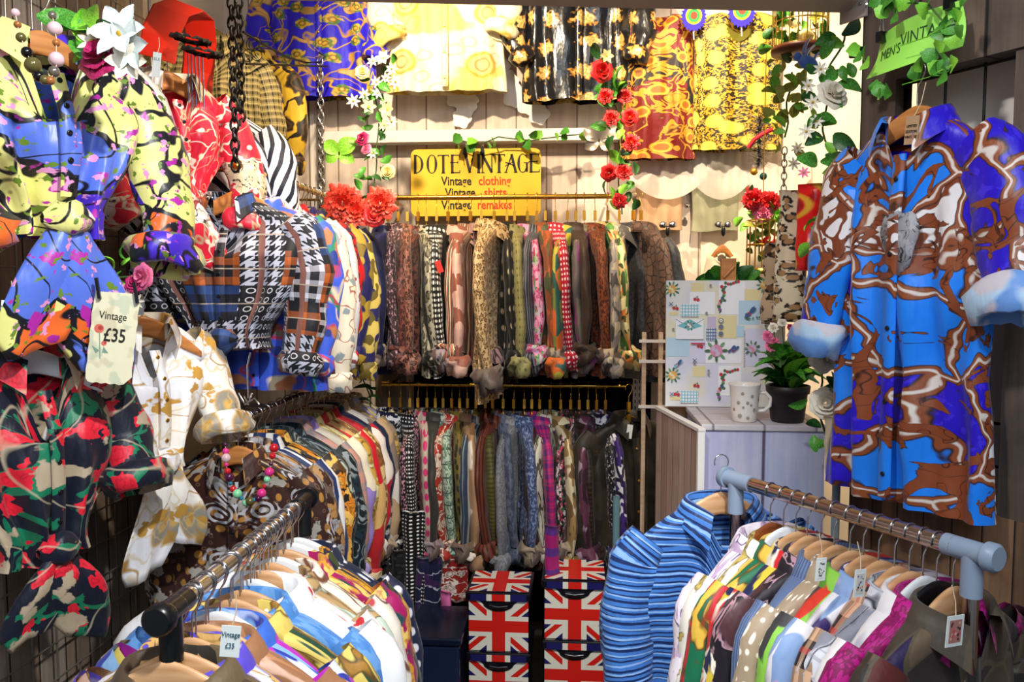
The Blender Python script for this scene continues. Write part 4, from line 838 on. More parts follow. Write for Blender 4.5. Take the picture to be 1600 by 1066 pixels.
# serif capitals built from strokes: unit cell 0..1 wide, 0..1 high
def stroke(mb, x0, z0, x1, z1, w0, y=-.0068):
    dx, dz = x1 - x0, z1 - z0; l = sqrt(dx * dx + dz * dz) or 1; nx, nz_ = -dz / l * w0 / 2, dx / l * w0 / 2
    mb.prism([(x0 - nx, z0 - nz_), (x1 - nx, z1 - nz_), (x1 + nx, z1 + nz_), (x0 + nx, z0 + nz_)], y - .0006, y)
def arc(mb, cx, cz, rx, rz_, a0, a1, thick, thin, n=22):
    for i in range(n):
        u, v = radians(a0 + (a1 - a0) * i / n), radians(a0 + (a1 - a0) * (i + 1) / n)
        t0 = thin + (thick - thin) * abs(cos(u)) ** 1.3; t1 = thin + (thick - thin) * abs(cos(v)) ** 1.3
        mb.prism([(cx + (rx - t0) * cos(u), cz + (rz_ - thin) * sin(u)), (cx + (rx - t1) * cos(v), cz + (rz_ - thin) * sin(v)), (cx + rx * cos(v), cz + rz_ * sin(v)), (cx + rx * cos(u), cz + rz_ * sin(u))][::-1], -.0074, -.0068)
def glyph(ch, x, z, w_, h_):
    mb = MB(); T_, t_ = h_ * .145, h_ * .045; se = h_ * .09
    S = lambda a_, b_, c_, d_, wd: stroke(mb, x + a_ * w_, z + b_ * h_, x + c_ * w_, z + d_ * h_, wd)
    def stem(fx, lo=0, hi=1, serif=True):
        S(fx, lo, fx, hi, T_)
        if serif:
            for zz in (lo, hi): S(fx - se / w_ * 1.0, zz, fx + se / w_ * 1.0, zz, t_)
    if ch == 'D': stem(.18); arc(mb, x + .2 * w_, z + .5 * h_, .75 * w_, .51 * h_, -90, 90, T_, t_)
    if ch == 'O': arc(mb, x + .5 * w_, z + .5 * h_, .5 * w_, .52 * h_, 0, 360, T_, t_, 36)
    if ch == 'T': S(.5, 0, .5, .98, T_); S(.32, 0, .68, 0, t_); S(.02, .98, .98, .98, t_ * 1.3); S(.02, 1.0, .02, .88, t_); S(.98, 1.0, .98, .88, t_)
    if ch == 'E': stem(.22); S(.2, .98, .92, .98, t_ * 1.3); S(.92, 1, .92, .86, t_); S(.0, .58, .78, .58, t_); S(.78, .66, .78, .50, t_); S(.2, .02, .95, .02, t_ * 1.3); S(.97, .0, .97, .16, t_)
    if ch == 'V': S(.14, 1.0, .52, 0, T_ * 1.05); S(.50, .0, .90, 1.22, t_ * 1.5); S(-.02, 1.0, .30, 1.0, t_); S(.76, 1.22, 1.0, 1.26, t_)
    if ch == 'I': stem(.5)
    if ch == 'N': S(.12, 0, .12, 1, t_ * 1.5); S(.88, 0, .88, 1, t_ * 1.5); S(.10, 1, .88, 0, T_); S(-.04, 0, .28, 0, t_); S(.72, 1, 1.04, 1, t_); S(-.06, 1, .16, 1, t_)
    if ch == 'A': S(.08, 0, .58, 1.0, t_ * 1.5); S(.54, 1.0, .90, 0, T_); S(-.06, 0, .22, 0, t_); S(.74, 0, 1.04, 0, t_); S(.04, .56, .82, .36, t_ * 1.4); S(.0, .34, .74, .60, t_)
    if ch == 'G': arc(mb, x + .52 * w_, z + .5 * h_, .5 * w_, .52 * h_, 50, 325, T_, t_, 32); S(.9, .02, .9, .5, T_ * .8); S(.62, .52, 1.1, .52, t_ * 1.3); S(.86, .98, .86, .8, t_)
    return mb
px0, pxs = -SW / 2, SW / 204
for ch, a_, b_ in (('D', 4, 21), ('O', 25, 42), ('T', 43, 60), ('E', 62, 78), ('V', 84, 102), ('I', 103, 111), ('N', 111, 130), ('T', 130, 148), ('A', 148, 167), ('G', 167, 184), ('E', 185, 202)):
    h_ = 28 * pxs; build('lettering', glyph(ch, px0 + a_ * pxs, SH / 2 - 37 * pxs, (b_ - a_) * pxs, h_), M_ink, sg, smooth=False)
for w1, w2, cx, zz in (('Vintage', 'clothing', 72, 50), ('Vintage', 'shirts', 78, 68), ('Vintage', 'remakes', 72, 87)):
    put('lettering', text_mesh(w1, 19 * pxs, sx=.84, bold=.0012), M_ink, sg, (px0 + cx * pxs, -.0072, SH / 2 - zz * pxs))
    put('lettering', text_mesh(w2, 19 * pxs, sx=.84, bold=.0012), M_red_ink, sg, (px0 + (cx + (60 if w2 != 'shirts' else 55)) * pxs, -.0072, SH / 2 - zz * pxs), label='orange red lettering')
for xx in (86, 113):
    c = thing('binder_clip', 'black clip gripping the top edge of the yellow sign, %s of the two' % ('left' if xx == 86 else 'right'), 'clip', (sg.location.x + px0 + xx * pxs, 3.99, sg.location.z + SH / 2 - .012))
    build('jaw', MB().prism([(-.010, -.014), (.010, -.014), (.006, .016), (-.006, .016)], -.010, .022), M_black, c, smooth=False)
    build('handle', MB().tube([(-.006, 0, .014), (-.004, -.004, .038), (.004, -.004, .038), (.006, 0, .014)], .0016, 6), M_metal, c)
# green card sign on the right wall
ms = plain('lime card', 'A6F060', .5)
gs = thing('card_sign', 'lime green card sign pinned in leaves above the big blue shirt', 'sign', PW(1432, 80, .075), (0, 0, WROT))
def rel(px, py, off=.075): v = PW(px, py, off) - gs.location; return Vector((v.dot(WE), -v.dot(Vector((-WN.x, -WN.y, 0))), v.z))
cs = [rel(1352, 124), rel(1376, 58), rel(1502, 0), rel(1503, 72)]
rows = []
for i in range(9):
    f = i / 8; L0 = cs[1].lerp(cs[0], f); R0 = cs[2].lerp(cs[3], f); r = []
    for k in range(13):
        u = k / 12; p = L0.lerp(R0, u); r.append((p.x, -.03 * sin(u * pi) + .014 * sin(f * 3), p.z - .010 * sin(u * pi) * f))
    rows.append(r)
mb = MB().grid(rows); mb.grid([[(x, y + .0012, z) for x, y, z in r] for r in rows]); build('card', mb, ms, gs)
d_ = cs[3] - cs[0]; an = math.atan2(d_.z, d_.x)
M_grn = plain('dark green ink', '1E4A22', .6)
for s_, fx, fz, sz in (("MEN'S", .24, .56, .030), ('VINTAGE', .645, .44, .036)):
    p = cs[1].lerp(cs[0], fz).lerp(cs[2].lerp(cs[3], fz), fx)
    tm = text_mesh(s_, sz * 1.08, ext=.0004, sx=.78, shear=.3, bold=-.0003); wd_ = (cs[3] - cs[0]).length
    for v_ in tm.vertices: v_.co.y += -.03 * sin(pi * min(1, max(0, fx + v_.co.x / wd_))) + .014 * sin((fz - v_.co.z / .09) * 3) - .0012
    put('lettering', tm, M_grn, gs, (p.x, 0, p.z), (0, -an, 0))
for fx, q in ((0, cs[1]), (1, cs[2])):
    c = thing('binder_clip', 'dark clip holding the %s top corner of the lime card sign' % ('left' if not fx else 'right'), 'clip', gs.location + WE * (q.x + (.012 if not fx else -.02)) + Vector((0, 0, q.z - .005)) - WN * .01, (0, 0, WROT))
    build('jaw', MB().prism([(-.008, -.012), (.008, -.012), (.008, .012), (-.008, .012)], -.012, .012), M_black, c, smooth=False)
    build('handle', MB().tube([(-.006, 0, .01), (-.003, 0, .045), (.003, 0, .045), (.006, 0, .01)], .002, 6), M_metal, c)
# price card on the left wall
q = P(176, 530, 1.92)
pc = thing('price_card', 'flowered card reading Vintage and £35 among the blouses on the left wall', 'price card', (q.x, q.y, q.z), (0, .13, radians(18)))
m_card = cloth('aged flowered card', 'E8E4C4', [('blob', 'C8C0A0', dict(s=14, t=.56, f=.6)), ('blob', 'B8C8B0', dict(s=20, t=.62, seed=4, f=.6))], bump=.1)
pts = [(-.048 , .11), (.042, .115)] + [(.05 + .002 * (i % 2), .11 - .022 * i) for i in range(1, 10)] + [(.045 - .01 * i, -.110 + .003 * (i % 2)) for i in range(1, 10)] + [(-.05 - .002 * (i % 2), -.10 + .022 * i) for i in range(0, 9)]
build('card', MB().prism(pts, -.0012, .0012), m_card, pc, smooth=False)
put('lettering', text_mesh('Vintage', .026, sx=.8), M_ink, pc, (-.004, -.0018, .055)); put('lettering', text_mesh('£35', .046, sx=.72, bold=.0006), M_ink, pc, (.004, -.0018, .008))
mb = MB()
for cx, cz, r in ((-.032, .022, .011), (-.018, -.012, .006)): mb.disc(cx, cz, r, -.0016, n=14); mb.disc(cx + .003, cz + .002, r * .5, -.0018, 1)
mb.prism([(-.031, .012), (-.029, .012), (-.022, -.05), (-.024, -.05)], -.0018, -.0014, 2); mb.prism([(-.018, -.02), (-.006, -.035), (-.02, -.035)], -.0018, -.0014, 2); mb.prism([(-.026, -.03), (-.044, -.02), (-.034, -.038)], -.0018, -.0014, 2)
build('flower_print', mb, [plain('print pink', 'D86A58'), plain('print rose', 'B03A38'), plain('print green', '7A9A88')], pc, smooth=False)
for s_ in (-1, 1): build('peg', MB().box((-.0035, -.006, -.022), (.0035, .004, .028)), M_black, pc, (s_ * .042, -.006, .115), (0, -.25, 0), smooth=False)
def ptag(label, px, py, Y, rz, w_=.026, h_=.05, txt=(), m=None, tilt=.1, string=True):
    t = thing('price_tag', label, 'price tag', P(px, py, Y), (0, tilt, rz))
    build('card', MB().box((-w_ / 2, -.0007, -h_), (w_ / 2, .0007, 0)), m or M_card, t, smooth=False)
    if string: build('string', MB().tube([(0, 0, -.004), (.004, .006, .02), (0, .012, .045)], .001, 5), M_string, t)
    for i, s_ in enumerate(txt):
        put('lettering', text_mesh(s_, .012, sx=.8), plain('pen ink', '2A5A6A'), t, (0, -.0012, -h_ * (.28 + .36 * i)))
    return t
ptag('white price tag reading £35 above the black rose blouse', 14, 470, 1.80, radians(25), .030, .060, ('Vintage', '£35'))
ptag('white price tag reading £35 on the left foreground rack', 362, 978, 1.22, radians(8), .030, .050, ('Vintage', '£35'))
ptag('small ticket at the neck of the white and gold blouse', 220, 470, 2.22, radians(25), .020, .040, ('R',))
ptag('printed paper ticket at the collar of the red scarf blouse', 246, 82, 2.36, radians(25), .022, .07, ('SILK',), m=plain('grey card', 'B8BCB8'))
def pictag(label, px, py, Y, rz, w_, h_, cols, tilt=.08):
    t = ptag(label, px, py, Y, rz, w_, h_, (), tilt=tilt)
    mb = MB(); random.seed(int(px))
    mb.prism([(-w_ * .36, -h_ * .88), (w_ * .36, -h_ * .88), (w_ * .36, -h_ * .14), (-w_ * .36, -h_ * .14)], -.0012, -.0008, 0)
    for i in range(14): mb.disc(random.uniform(-.28, .28) * w_, random.uniform(-.8, -.22) * h_, w_ * random.uniform(.05, .09), -.0013 - i * .00002, 1 + i % (len(cols) - 1), 8)
    build('picture', mb, [plain('tag print %d %s' % (px, c), c) for c in cols], t, smooth=False); return t
pictag('white picture tag with a pink print on the nearest shirt of the right rack', 1494, 962, 1.34, rzR, .040, .050, ('B07A70', 'E0B0A0', '6A2A40', 'C8505A', '3A2A30'))
pictag('white picture tag with a blue and orange print on the grey right rack shirts', 1345, 890, 1.44, rzR, .026, .048, ('D8D4D0', '3A5A9A', 'E08A3A', '22242A', '9AB0D0'))
pictag('white tag with dark leaf print between hangers of the right rack', 1284, 872, 1.62, rzR, .026, .045, ('E8ECE8', '24343A', '3A5050', '1A2228'))
# ---------------------------------------------------------------- flowers and leaves
random.seed(21)
def rose_me(seed, layers=((.28, 3, .9), (.5, 4, .75), (.75, 5, .5), (1.0, 6, .22)), ruff=.06):
    rnd = random.Random(seed); mb = MB()
    for li, (R, n, up) in enumerate(layers):
        for k in range(n):
            a0 = 2 * pi * (k + .5 * (li % 2)) / n + rnd.uniform(-.15, .15); wd = pi / n * 1.35; rows = []
            for i in range(6):
                v = i / 5; row = []
                for j in range(7):
                    u = -1 + j / 3; a = a0 + u * wd * (.35 + .65 * sin(min(1, v * 1.1) * pi / 2)); rr = R * (.15 + .85 * v ** .8) * (1 + ruff * rnd.uniform(-1, 1) * v)
                    rr *= 1 - .16 * u * u * v; z = up * .62 * v ** 1.2 - (.16 * R * max(0, v - .75) * 4) - .1 * li * .3 + ruff * rnd.uniform(-.5, .5) * v
                    row.append((rr * cos(a), rr * sin(a), z))
                rows.append(row)
            mb.grid(rows)
    return mb.mesh('petals')
ROSE = [rose_me(1), rose_me(2)]; CARN = rose_me(5, ((.3, 5, .8), (.5, 7, .7), (.72, 9, .5), (.95, 11, .3)), .16)
def lily_me(n=6, w=.30, cup=.45):
    mb = MB()
    for k in range(n):
        a = 2 * pi * k / n; rows = []
        for i in range(7):
            v = i / 6; ww = w * sin(pi * min(.98, v * .93 + .05)); r = v; z = cup * v ** .6 - .25 * cup * v ** 3
            rows.append([(r * cos(a) - s * ww * sin(a), r * sin(a) + s * ww * cos(a), z + abs(s) * .06) for s in (-1, -.5, 0, .5, 1)])
        mb.grid(rows)
    return mb.mesh('petals')
LILY = lily_me(); DAISY = lily_me(7, .18, .12)
HEART = MB().ball((0, 0, .12), .16, n=8, m=5).mesh('flower_centre')
def leaf_me(w=.30, lobes=0, curl=.15):
    rows = []
    for i in range(9):
        v = i / 8; ww = w * sin(pi * min(.985, v * .92 + .04)) ** .8
        if lobes: ww *= 1 + .35 * abs(sin(v * pi * lobes))
        rows.append([(v, s * ww, curl * sin(v * 2.4) - curl * v * v * 1.1 + .12 * abs(s) * ww / w) for s in (-1, -.5, 0, .5, 1)])
    b = [[(x, y, z - .008) for x, y, z in r] for r in rows]
    return MB().grid(rows).grid(b).mesh('leaf')
LEAF = leaf_me(); IVY = leaf_me(.46, 2.5, .1); BLADE = leaf_me(.12, 0, .3)
M_yc = plain('yellow flower centre', 'C8A02A', .8); M_bc = plain('dark flower centre', '3A1A10', .8)
def flower(parent, me, m, p, r, aim=(0, -1, .15), name='rose', centre=None):
    d = (Vector(aim) + Vector((random.uniform(-.35, .35), 0, random.uniform(-.3, .3)))).normalized()
    o = put(name, me, m, parent, p, d.to_track_quat('Z', 'Y').to_euler(), (r, r, r))
    if centre: put('flower_centre', HEART, centre, o)
    return o
def leaves(parent, pts, n, size, mats, me=None, spread=.04, z=None):
    for i in range(n):
        f = random.random() * (len(pts) - 1); k = int(f); p = pts[k].lerp(pts[min(k + 1, len(pts) - 1)], f - k) if len(pts) > 1 else pts[0]
        p = p + Vector((random.uniform(-1, 1), random.uniform(-.7, .3), random.uniform(-1, 1))) * spread * .5
        a = random.uniform(0, 2 * pi); d = Vector((cos(a), random.uniform(-.7, -.1), sin(a) - .25)).normalized()
        q = d.to_track_quat('X', 'Z').to_matrix() @ Matrix.Rotation(random.uniform(-.8, .8) + (pi / 2 if d.y > -9 else 0) * random.choice((1, -1)) * .8, 3, 'X')
        s = size * random.uniform(.7, 1.25)
        put('leaf', me or LEAF, random.choice(mats), parent, p, q.to_euler(), (s, s, s))
def garland(name, label, cat, pxs, Y, fl, nl, size, mats, me=None, spread=.05, sr=.003):
    W_ = [P(x, y, Y + (k[0] if k else 0)) for x, y, *k in pxs]; o = W_[0]; t = thing(name, label, cat, o)
    L_ = [w_ - o for w_ in W_]; sm = []
    for i in range(len(L_) - 1):
        for k in range(5): sm.append(L_[i].lerp(L_[i + 1], k / 5) + Vector((.006 * sin(i * 5 + k), .006 * cos(i * 5 + k), 0)))
    sm.append(L_[-1]); build('stem', MB().tube(sm, sr, 6), M_stem, t)
    for f in fl:
        x, y, kind, r, m = f[:5]; p = P(x, y, Y - .04) - o
        me_, nm_, c = {'rose': (ROSE[len(t.children) % 2], 'rose', None), 'carn': (CARN, 'carnation', None), 'lily': (LILY, 'lily', M_yc), 'daisy': (DAISY, 'daisy', M_yc)}[kind]
        flower(t, me_, m, p, r, name=nm_, centre=c)
    leaves(t, L_, nl, size, mats, me, spread); return t
garland('flower_garland', 'garland of white and cream flowers with one magenta tulip left of the yellow sign', 'garland', [(598, 92), (588, 150), (592, 215), (584, 280), (592, 340)], 3.55,
    [(600, 92, 'lily', .035, M_pwhite), (612, 108, 'daisy', .03, M_pwhite), (583, 96, 'daisy', .03, M_pwhite), (566, 112, 'rose', .032, M_pyel), (618, 128, 'daisy', .032, M_pwhite), (604, 122, 'daisy', .028, M_pwhite), (588, 128, 'daisy', .026, M_pwhite), (552, 158, 'daisy', .032, M_pwhite), (570, 148, 'daisy', .03, M_pwhite),
     (590, 146, 'daisy', .028, M_pwhite), (576, 168, 'lily', .034, M_pyel), (606, 172, 'lily', .036, M_pyel), (612, 190, 'daisy', .028, M_pwhite), (600, 196, 'daisy', .026, M_pyel), (566, 216, 'rose', .032, M_pmag), (572, 232, 'rose', .026, M_ppink), (582, 240, 'daisy', .026, M_pwhite), (606, 268, 'rose', .034, M_pyel)], 46, .050, [M_leaf, M_leafd, M_leaf], spread=.12)
garland('flower_bunch', 'two large coral red silk flowers over the corner where the rails meet', 'flowers', [(540, 322), (570, 318), (600, 330)], 3.35, [(536, 318, 'carn', .085, M_pcoral), (556, 330, 'carn', .07, M_pcoral), (594, 318, 'carn', .075, M_pcoral), (584, 336, 'rose', .05, M_pred)], 7, .05, [M_leafd, M_leafl])
garland('flower_garland', 'garland of red roses and green leaves right of the yellow sign', 'garland', [(935, 88), (950, 140), (968, 190), (966, 250), (972, 335)], 3.5,
    [(941, 110, 'rose', .050, M_pred), (946, 150, 'carn', .036, M_pred), (976, 150, 'carn', .036, M_pred), (955, 184, 'carn', .038, M_pred), (984, 182, 'rose', .038, M_pred), (986, 222, 'carn', .040, M_pred), (952, 270, 'rose', .038, M_pred), (974, 268, 'carn', .040, M_pred), (968, 314, 'carn', .034, M_pred), (947, 88, 'lily', .03, M_pyel)], 48, .060, [M_leaf, M_leafl, M_leafd, M_leaf], spread=.12)
garland('flower_garland', 'garland of white roses and leaves at the left edge of the dark plank wall', 'garland', [(1322, 50), (1296, 110), (1286, 190), (1300, 260), (1284, 340), (1296, 420)], 2.42,
    [(1302, 146, 'rose', .048, M_pwhite), (1282, 108, 'daisy', .022, M_pwhite), (1262, 134, 'daisy', .024, M_pwhite), (1270, 160, 'daisy', .024, M_pwhite), (1276, 190, 'daisy', .022, M_pwhite), (1260, 206, 'daisy', .024, M_pwhite), (1300, 300, 'daisy', .022, M_pwhite), (1256, 270, 'daisy', .018, M_ppink)], 38, .062, [M_leaf, M_leafl, M_leafd], spread=.09)
garland('flower_garland', 'lower garland with two white roses hanging beside the cabinet top', 'garland', [(1296, 500), (1284, 560), (1280, 620), (1290, 700)], 2.36, [(1292, 556, 'rose', .052, M_pwhite), (1290, 630, 'rose', .046, M_pwhite), (1312, 540, 'rose', .034, M_pwhite)], 18, .055, [M_leaf, M_leafd], spread=.08)
garland('olive_spray', 'olive yellow leafy spray hanging below the large birdcage', 'foliage', [(1238, 112), (1232, 160), (1226, 215)], 2.75, [(1246, 232, 'daisy', .022, M_pwhite), (1240, 256, 'daisy', .022, M_pwhite)], 44, .045, [M_leafo, M_leafo, M_leafl], spread=.13)
garland('ivy_strand', 'strand of bright green ivy above the yellow sign', 'ivy', [(712, 218), (745, 226), (780, 214), (830, 220), (880, 212), (950, 208)], 3.92, [], 16, .048, [M_leaf, M_leafl], IVY, .04)
garland('leafy_twig', 'dark green leaves hanging below the high left rail', 'twig', [(560, 572), (572, 600), (580, 640)], 3.72, [(562, 585, 'daisy', .02, M_pwhite)], 9, .07, [M_leafd, M_leafd], BLADE)
garland('flower_bunch', 'magenta rose and big white lily bunch over the upper left blouses', 'flowers', [(120, 34), (155, 70), (190, 110)], 1.86, [(156, 86, 'rose', .058, M_pmag), (192, 56, 'lily', .068, M_pblue), (208, 74, 'lily', .060, M_pblue), (144, 66, 'daisy', .034, M_pwhite), (200, 96, 'lily', .045, M_pwhite)], 10, .075, [M_leaf, M_leafl, M_leafd], spread=.10)
garland('flower_bunch', 'pink tulip and white flower bunch above the price card', 'flowers', [(150, 446), (185, 434), (225, 430)], 2.03, [(222, 432, 'rose', .034, M_ppink), (210, 442, 'rose', .026, M_pmag), (154, 438, 'lily', .030, M_pwhite), (198, 462, 'daisy', .026, M_pwhite), (214, 470, 'daisy', .022, M_pwhite)], 12, .055, [M_leaf, M_leafl], BLADE, .08)
garland('poinsettia_bunch', 'red poinsettia and peach flowers on top of the small gold birdcage', 'flowers', [(1172, 320), (1190, 330), (1206, 340)], 3.30, [(1178, 312, 'carn', .05, M_pred), (1204, 316, 'carn', .045, M_pred), (1192, 332, 'carn', .04, M_ppink), (1216, 336, 'rose', .03, M_leafl)], 22, .05, [M_leafo, M_leafl, M_leaf], spread=.12)
# lime leaves around the card sign
t = thing('ivy_strand', 'lime green ivy leaves around the card sign on the right wall', 'ivy', PW(1400, 60, .10))
pp = [PW(x, y, .125) - t.location for x, y in ((1386, 8), (1398, 20), (1424, 4), (1450, 6), (1376, 10), (1338, 88), (1352, 96), (1384, 136), (1462, 76), (1472, 96), (1482, 44), (1492, 30), (1486, 108), (1470, 118), (1500, 60), (1440, 112), (1500, 12), (1378, 140))]
build('stem', MB().tube([pp[0], pp[2], pp[3], pp[10], pp[8], pp[12]], .0022, 5), M_stem, t)
for i, p in enumerate(pp):
    a = random.uniform(0, 6.28)
    for k in range(2):
        a += 2.1; s = random.uniform(.026, .038) * (1 if i > 3 else 1.1); d = (WE * cos(a) - WN * random.uniform(.25, .7) + Vector((0, 0, sin(a)))).normalized()
        q = d.to_track_quat('X', 'Y').to_matrix() @ Matrix.Rotation(random.uniform(-.5, .5), 3, 'X'); put('leaf', IVY, [M_leafl, M_leaf, M_leaf][(i + k) % 3], t, p, q.to_euler(), (s, s, s))
# twig curls
for i in (10, 12): build('tendril', MB().tube([pp[i] + WE * (.03 * k * cos(k * .7)) + Vector((0, 0, .012 * sin(k * 1.3))) - WN * .01 for k in range(5)], .0012, 5), M_leafl, t)

# ---------------------------------------------------------------- cabinet with things on it
cz = 1.255
q = PZ(1100, 672, cz); q2_ = PZ(1290, 660, cz); cy = 2.50
cxl = P(1099, 668, cy).x; cxr = P(1290, 668, cy).x; cz = P(1190, 664, cy).z; dep = .36
cb = thing('wooden_cabinet', 'pale blue washed board cabinet carrying the mug and flower pot', 'cabinet', ((cxl + cxr) / 2, cy, 0)); hw = (cxr - cxl) / 2
build('front_panel', MB().box((-hw, 0, 0), (hw, .015, cz - .018)), M_crate, cb, smooth=False)
build('side_panel', MB().box((-hw, .016, 0), (-hw + .015, dep, cz - .018)), M_crate, cb, smooth=False); build('side_panel', MB().box((hw - .015, .016, 0), (hw, dep, cz - .018)), M_crate, cb, smooth=False)
tp = build('top', MB().box((-hw - .006, -.008, cz - .018), (hw + .006, dep, cz)), M_cratetop, cb, smooth=False); smoothe(tp, .003)
# crate side standing open to the left
p0 = P(1096, 672, 2.47); p1 = P(1030, 640, 2.90); d = (p1 - p0); d.z = 0; ln = d.length; an = math.atan2(d.y, d.x)
dr = thing('open_crate', 'bare pinkish board crate with pale edges, left of the blue cabinet', 'crate', (p0.x, p0.y, 0), (0, 0, an))
cm = planks('bare boards', ['C2A596', 'AE8F82', 'CDB5A8'], .062, 0, '5A443A', '8A7164')
build('side_panel', MB().box((.0, -.004, 0), (ln, .010, p0.z - .004)), cm, dr, smooth=False)
build('edge_strip', MB().box((-.014, -.006, 0), (.0, .014, p0.z)), M_white, dr, smooth=False); build('edge_strip', MB().box((-.014, -.008, p0.z - .004), (ln, .014, p0.z + .006)), M_white, dr, smooth=False)
build('back_panel', MB().box((ln, -.28, 0), (ln + .012, .0, p0.z)), cm, dr, smooth=False)
# mug
mq = P(1163, 646, cy + .06); mg = thing('mug', 'white mug with beige spots on the cabinet', 'mug', (mq.x, mq.y, cz))
M_cer = plain('glazed white', 'EAE2DA', .15)
build('bowl', MB().lathe([(0, .0), (.032, .0), (.036, .004), (.039, .03), (.043, .07), (.0455, .105), (.048, .112), (.049, .116), (.046, .116), (.043, .108), (.036, .02), (0, .012)], 36), M_cer, mg)
mb = MB(); random.seed(5)
for a_, z_, r_ in ((-1.9, .09, .005), (-1.25, .082, .0055), (-2.2, .062, .0055), (-1.55, .062, .005), (-1.0, .04, .006), (-1.85, .048, .004), (-2.1, .022, .0065), (-1.5, .016, .005), (-1.3, .055, .004), (-.6, .07, .005), (-2.6, .04, .005)):
    R_ = .0365 + (z_ / .115) * .0095 + .0015; c_ = Vector((R_ * cos(a_), R_ * sin(a_), z_)); tx = Vector((-sin(a_), cos(a_), 0)); 
    mb.add([c_ + tx * r_ * cos(k * pi / 5) + Vector((0, 0, r_ * sin(k * pi / 5))) for k in range(10)], [tuple(range(10))])
build('spots', mb, plain('spot glaze', 'A09480', .2), mg)
build('handle', MB().tube([(.040, 0, .088), (.06, -.004, .09), (.076, -.008, .074), (.074, -.008, .05), (.058, -.004, .034), (.037, 0, .032)], .0055, 10), M_cer, mg)
# potted carnations
pq = P(1230, 652, cy + .07); pt = thing('potted_plant', 'pink carnations in a black plastic pot on the cabinet', 'plant', (pq.x, pq.y, cz))
build('pot', MB().lathe([(0, 0), (.046, 0), (.050, .01), (.058, .085), (.060, .086), (.064, .088), (.066, .11), (.062, .112), (.058, .092), (0, .088)], 32), plain('black pot', '1A1716', .5), pt)
build('soil', MB().lathe([(0, .095), (.059, .092)], 20), plain('soil', '1E140C', .9), pt)
for i in range(58):
    a = random.uniform(0, 6.28); e = random.uniform(.25, 1.25); d = Vector((cos(a) * cos(e), sin(a) * cos(e), sin(e))); s = random.uniform(.07, .13)
    put('leaf', BLADE if i % 3 else LEAF, [M_leaf, M_leafl, M_leaf, M_leafd][i % 4], pt, (.02 * cos(a), .02 * sin(a), .10 + random.uniform(0, .05)), (d.to_track_quat('X', 'Z').to_matrix() @ Matrix.Rotation(random.uniform(-.6, .6), 3, 'X')).to_euler(), (s, s * 1.2, s))
pl_ = Vector((pq.x, pq.y, cz))
for i, (px, py, r, m) in enumerate(((1200, 526, .020, M_ppink), (1210, 534, .018, M_ppink), (1204, 541, .019, M_ppink), (1238, 524, .017, M_ppink), (1260, 537, .018, M_ppink), (1236, 512, .014, M_pmag), (1208, 512, .017, M_pwhite), (1222, 504, .016, M_pwhite), (1246, 534, .015, M_ppink))):
    p = P(px, py, cy + .04) - pl_; build('stem', MB().tube([(0, 0, .1), p * .5 + Vector((0, 0, .02)), p], .0015, 5), M_stem, pt); flower(pt, CARN, m, p, r, aim=(0, -.8, .5), name='carnation')
# flowered board on a wooden easel
bL, bR, bY = P(1041, 540, 2.84), P(1228, 540, 2.84), 2.84; bz1, bz0 = P(1040, 438, bY).z, cz + .002; bw = (bR.x - bL.x); bh = bz1 - bz0
bd = thing('flowered_board', 'large cream board printed with roses, letters and gingham, standing on the cabinet', 'board', ((bL.x + bR.x) / 2, bY - .0, bz0), (radians(-3), 0, 0))
M_bd = cloth('board paper', 'E2DED6', [('cell', 'D2CEDC', dict(s=11, r=.0, lo=.35, hi=.6)), ('cell', 'DCD8BC', dict(s=11, r=.0, lo=.6, hi=.8)), ('cell', 'CFE0E4', dict(s=11, r=.0, lo=.8)), ('edge', 'BFB8C0', dict(s=11, r=0, w=.012))], bump=0, rough=.7)
M_bdf = cloth('board base', 'E6E2DC', [('blob', 'D6D4E2', dict(s=5, t=.52, e=.1)), ('blob', 'E4DCBC', dict(s=7, t=.58, seed=3, e=.05, f=.8))], bump=0, rough=.7)
build('panel', MB().box((-bw / 2, 0, 0), (bw / 2, .018, bh)), M_bdf, bd, smooth=False)
BC = ['E6D6A0', 'B8D4E4', 'D8D4E8', 'C8283A', '3E6A3E', '6A9A6A', 'E0A850', 'D88AA8', '3A5A8A', '8A8A88', 'C8B8D0', 'F0EEF0', '7ABCC8', '8A5A9A']
bm_ = [plain('print ink ' + c, c, .7) for c in BC]; mb = MB(); yy = [-.0008]
U = lambda px: (px - 1134.5) / 187 * bw
V = lambda py: (640 - py) / 202 * bh
def brect(x0, y0, x1, y1, m):
    yy[0] -= .00004; mb.prism([(U(x0), V(y1)), (U(x1), V(y1)), (U(x1), V(y0)), (U(x0), V(y0))], yy[0] - .0001, yy[0], m)
def bdot(x, y, r, m, sx=1): yy[0] -= .00004; mb.disc(U(x), V(y), r / 187 * bw, yy[0], m, 10, sx)
def bline(x0, y0, x1, y1, w_, m):
    yy[0] -= .00003; a_ = Vector((U(x0), V(y0))); b_ = Vector((U(x1), V(y1))); n = (b_ - a_).normalized() * (w_ / 187 * bw / 2); n = Vector((-n.y, n.x))
    mb.prism([tuple(a_ - n), tuple(b_ - n), tuple(b_ + n), tuple(a_ + n)], yy[0] - .0001, yy[0], m)
def bleaf(x, y, l, a_, m):
    yy[0] -= .00003; c, s = cos(a_), sin(a_)
    mb.prism([(U(x + c * u * l - s * v * l), V(y - s * u * l - c * v * l)) for u, v in ((0, 0), (.35, -.2), (.75, -.17), (1, 0), (.75, .17), (.35, .2))], yy[0] - .0001, yy[0], m)
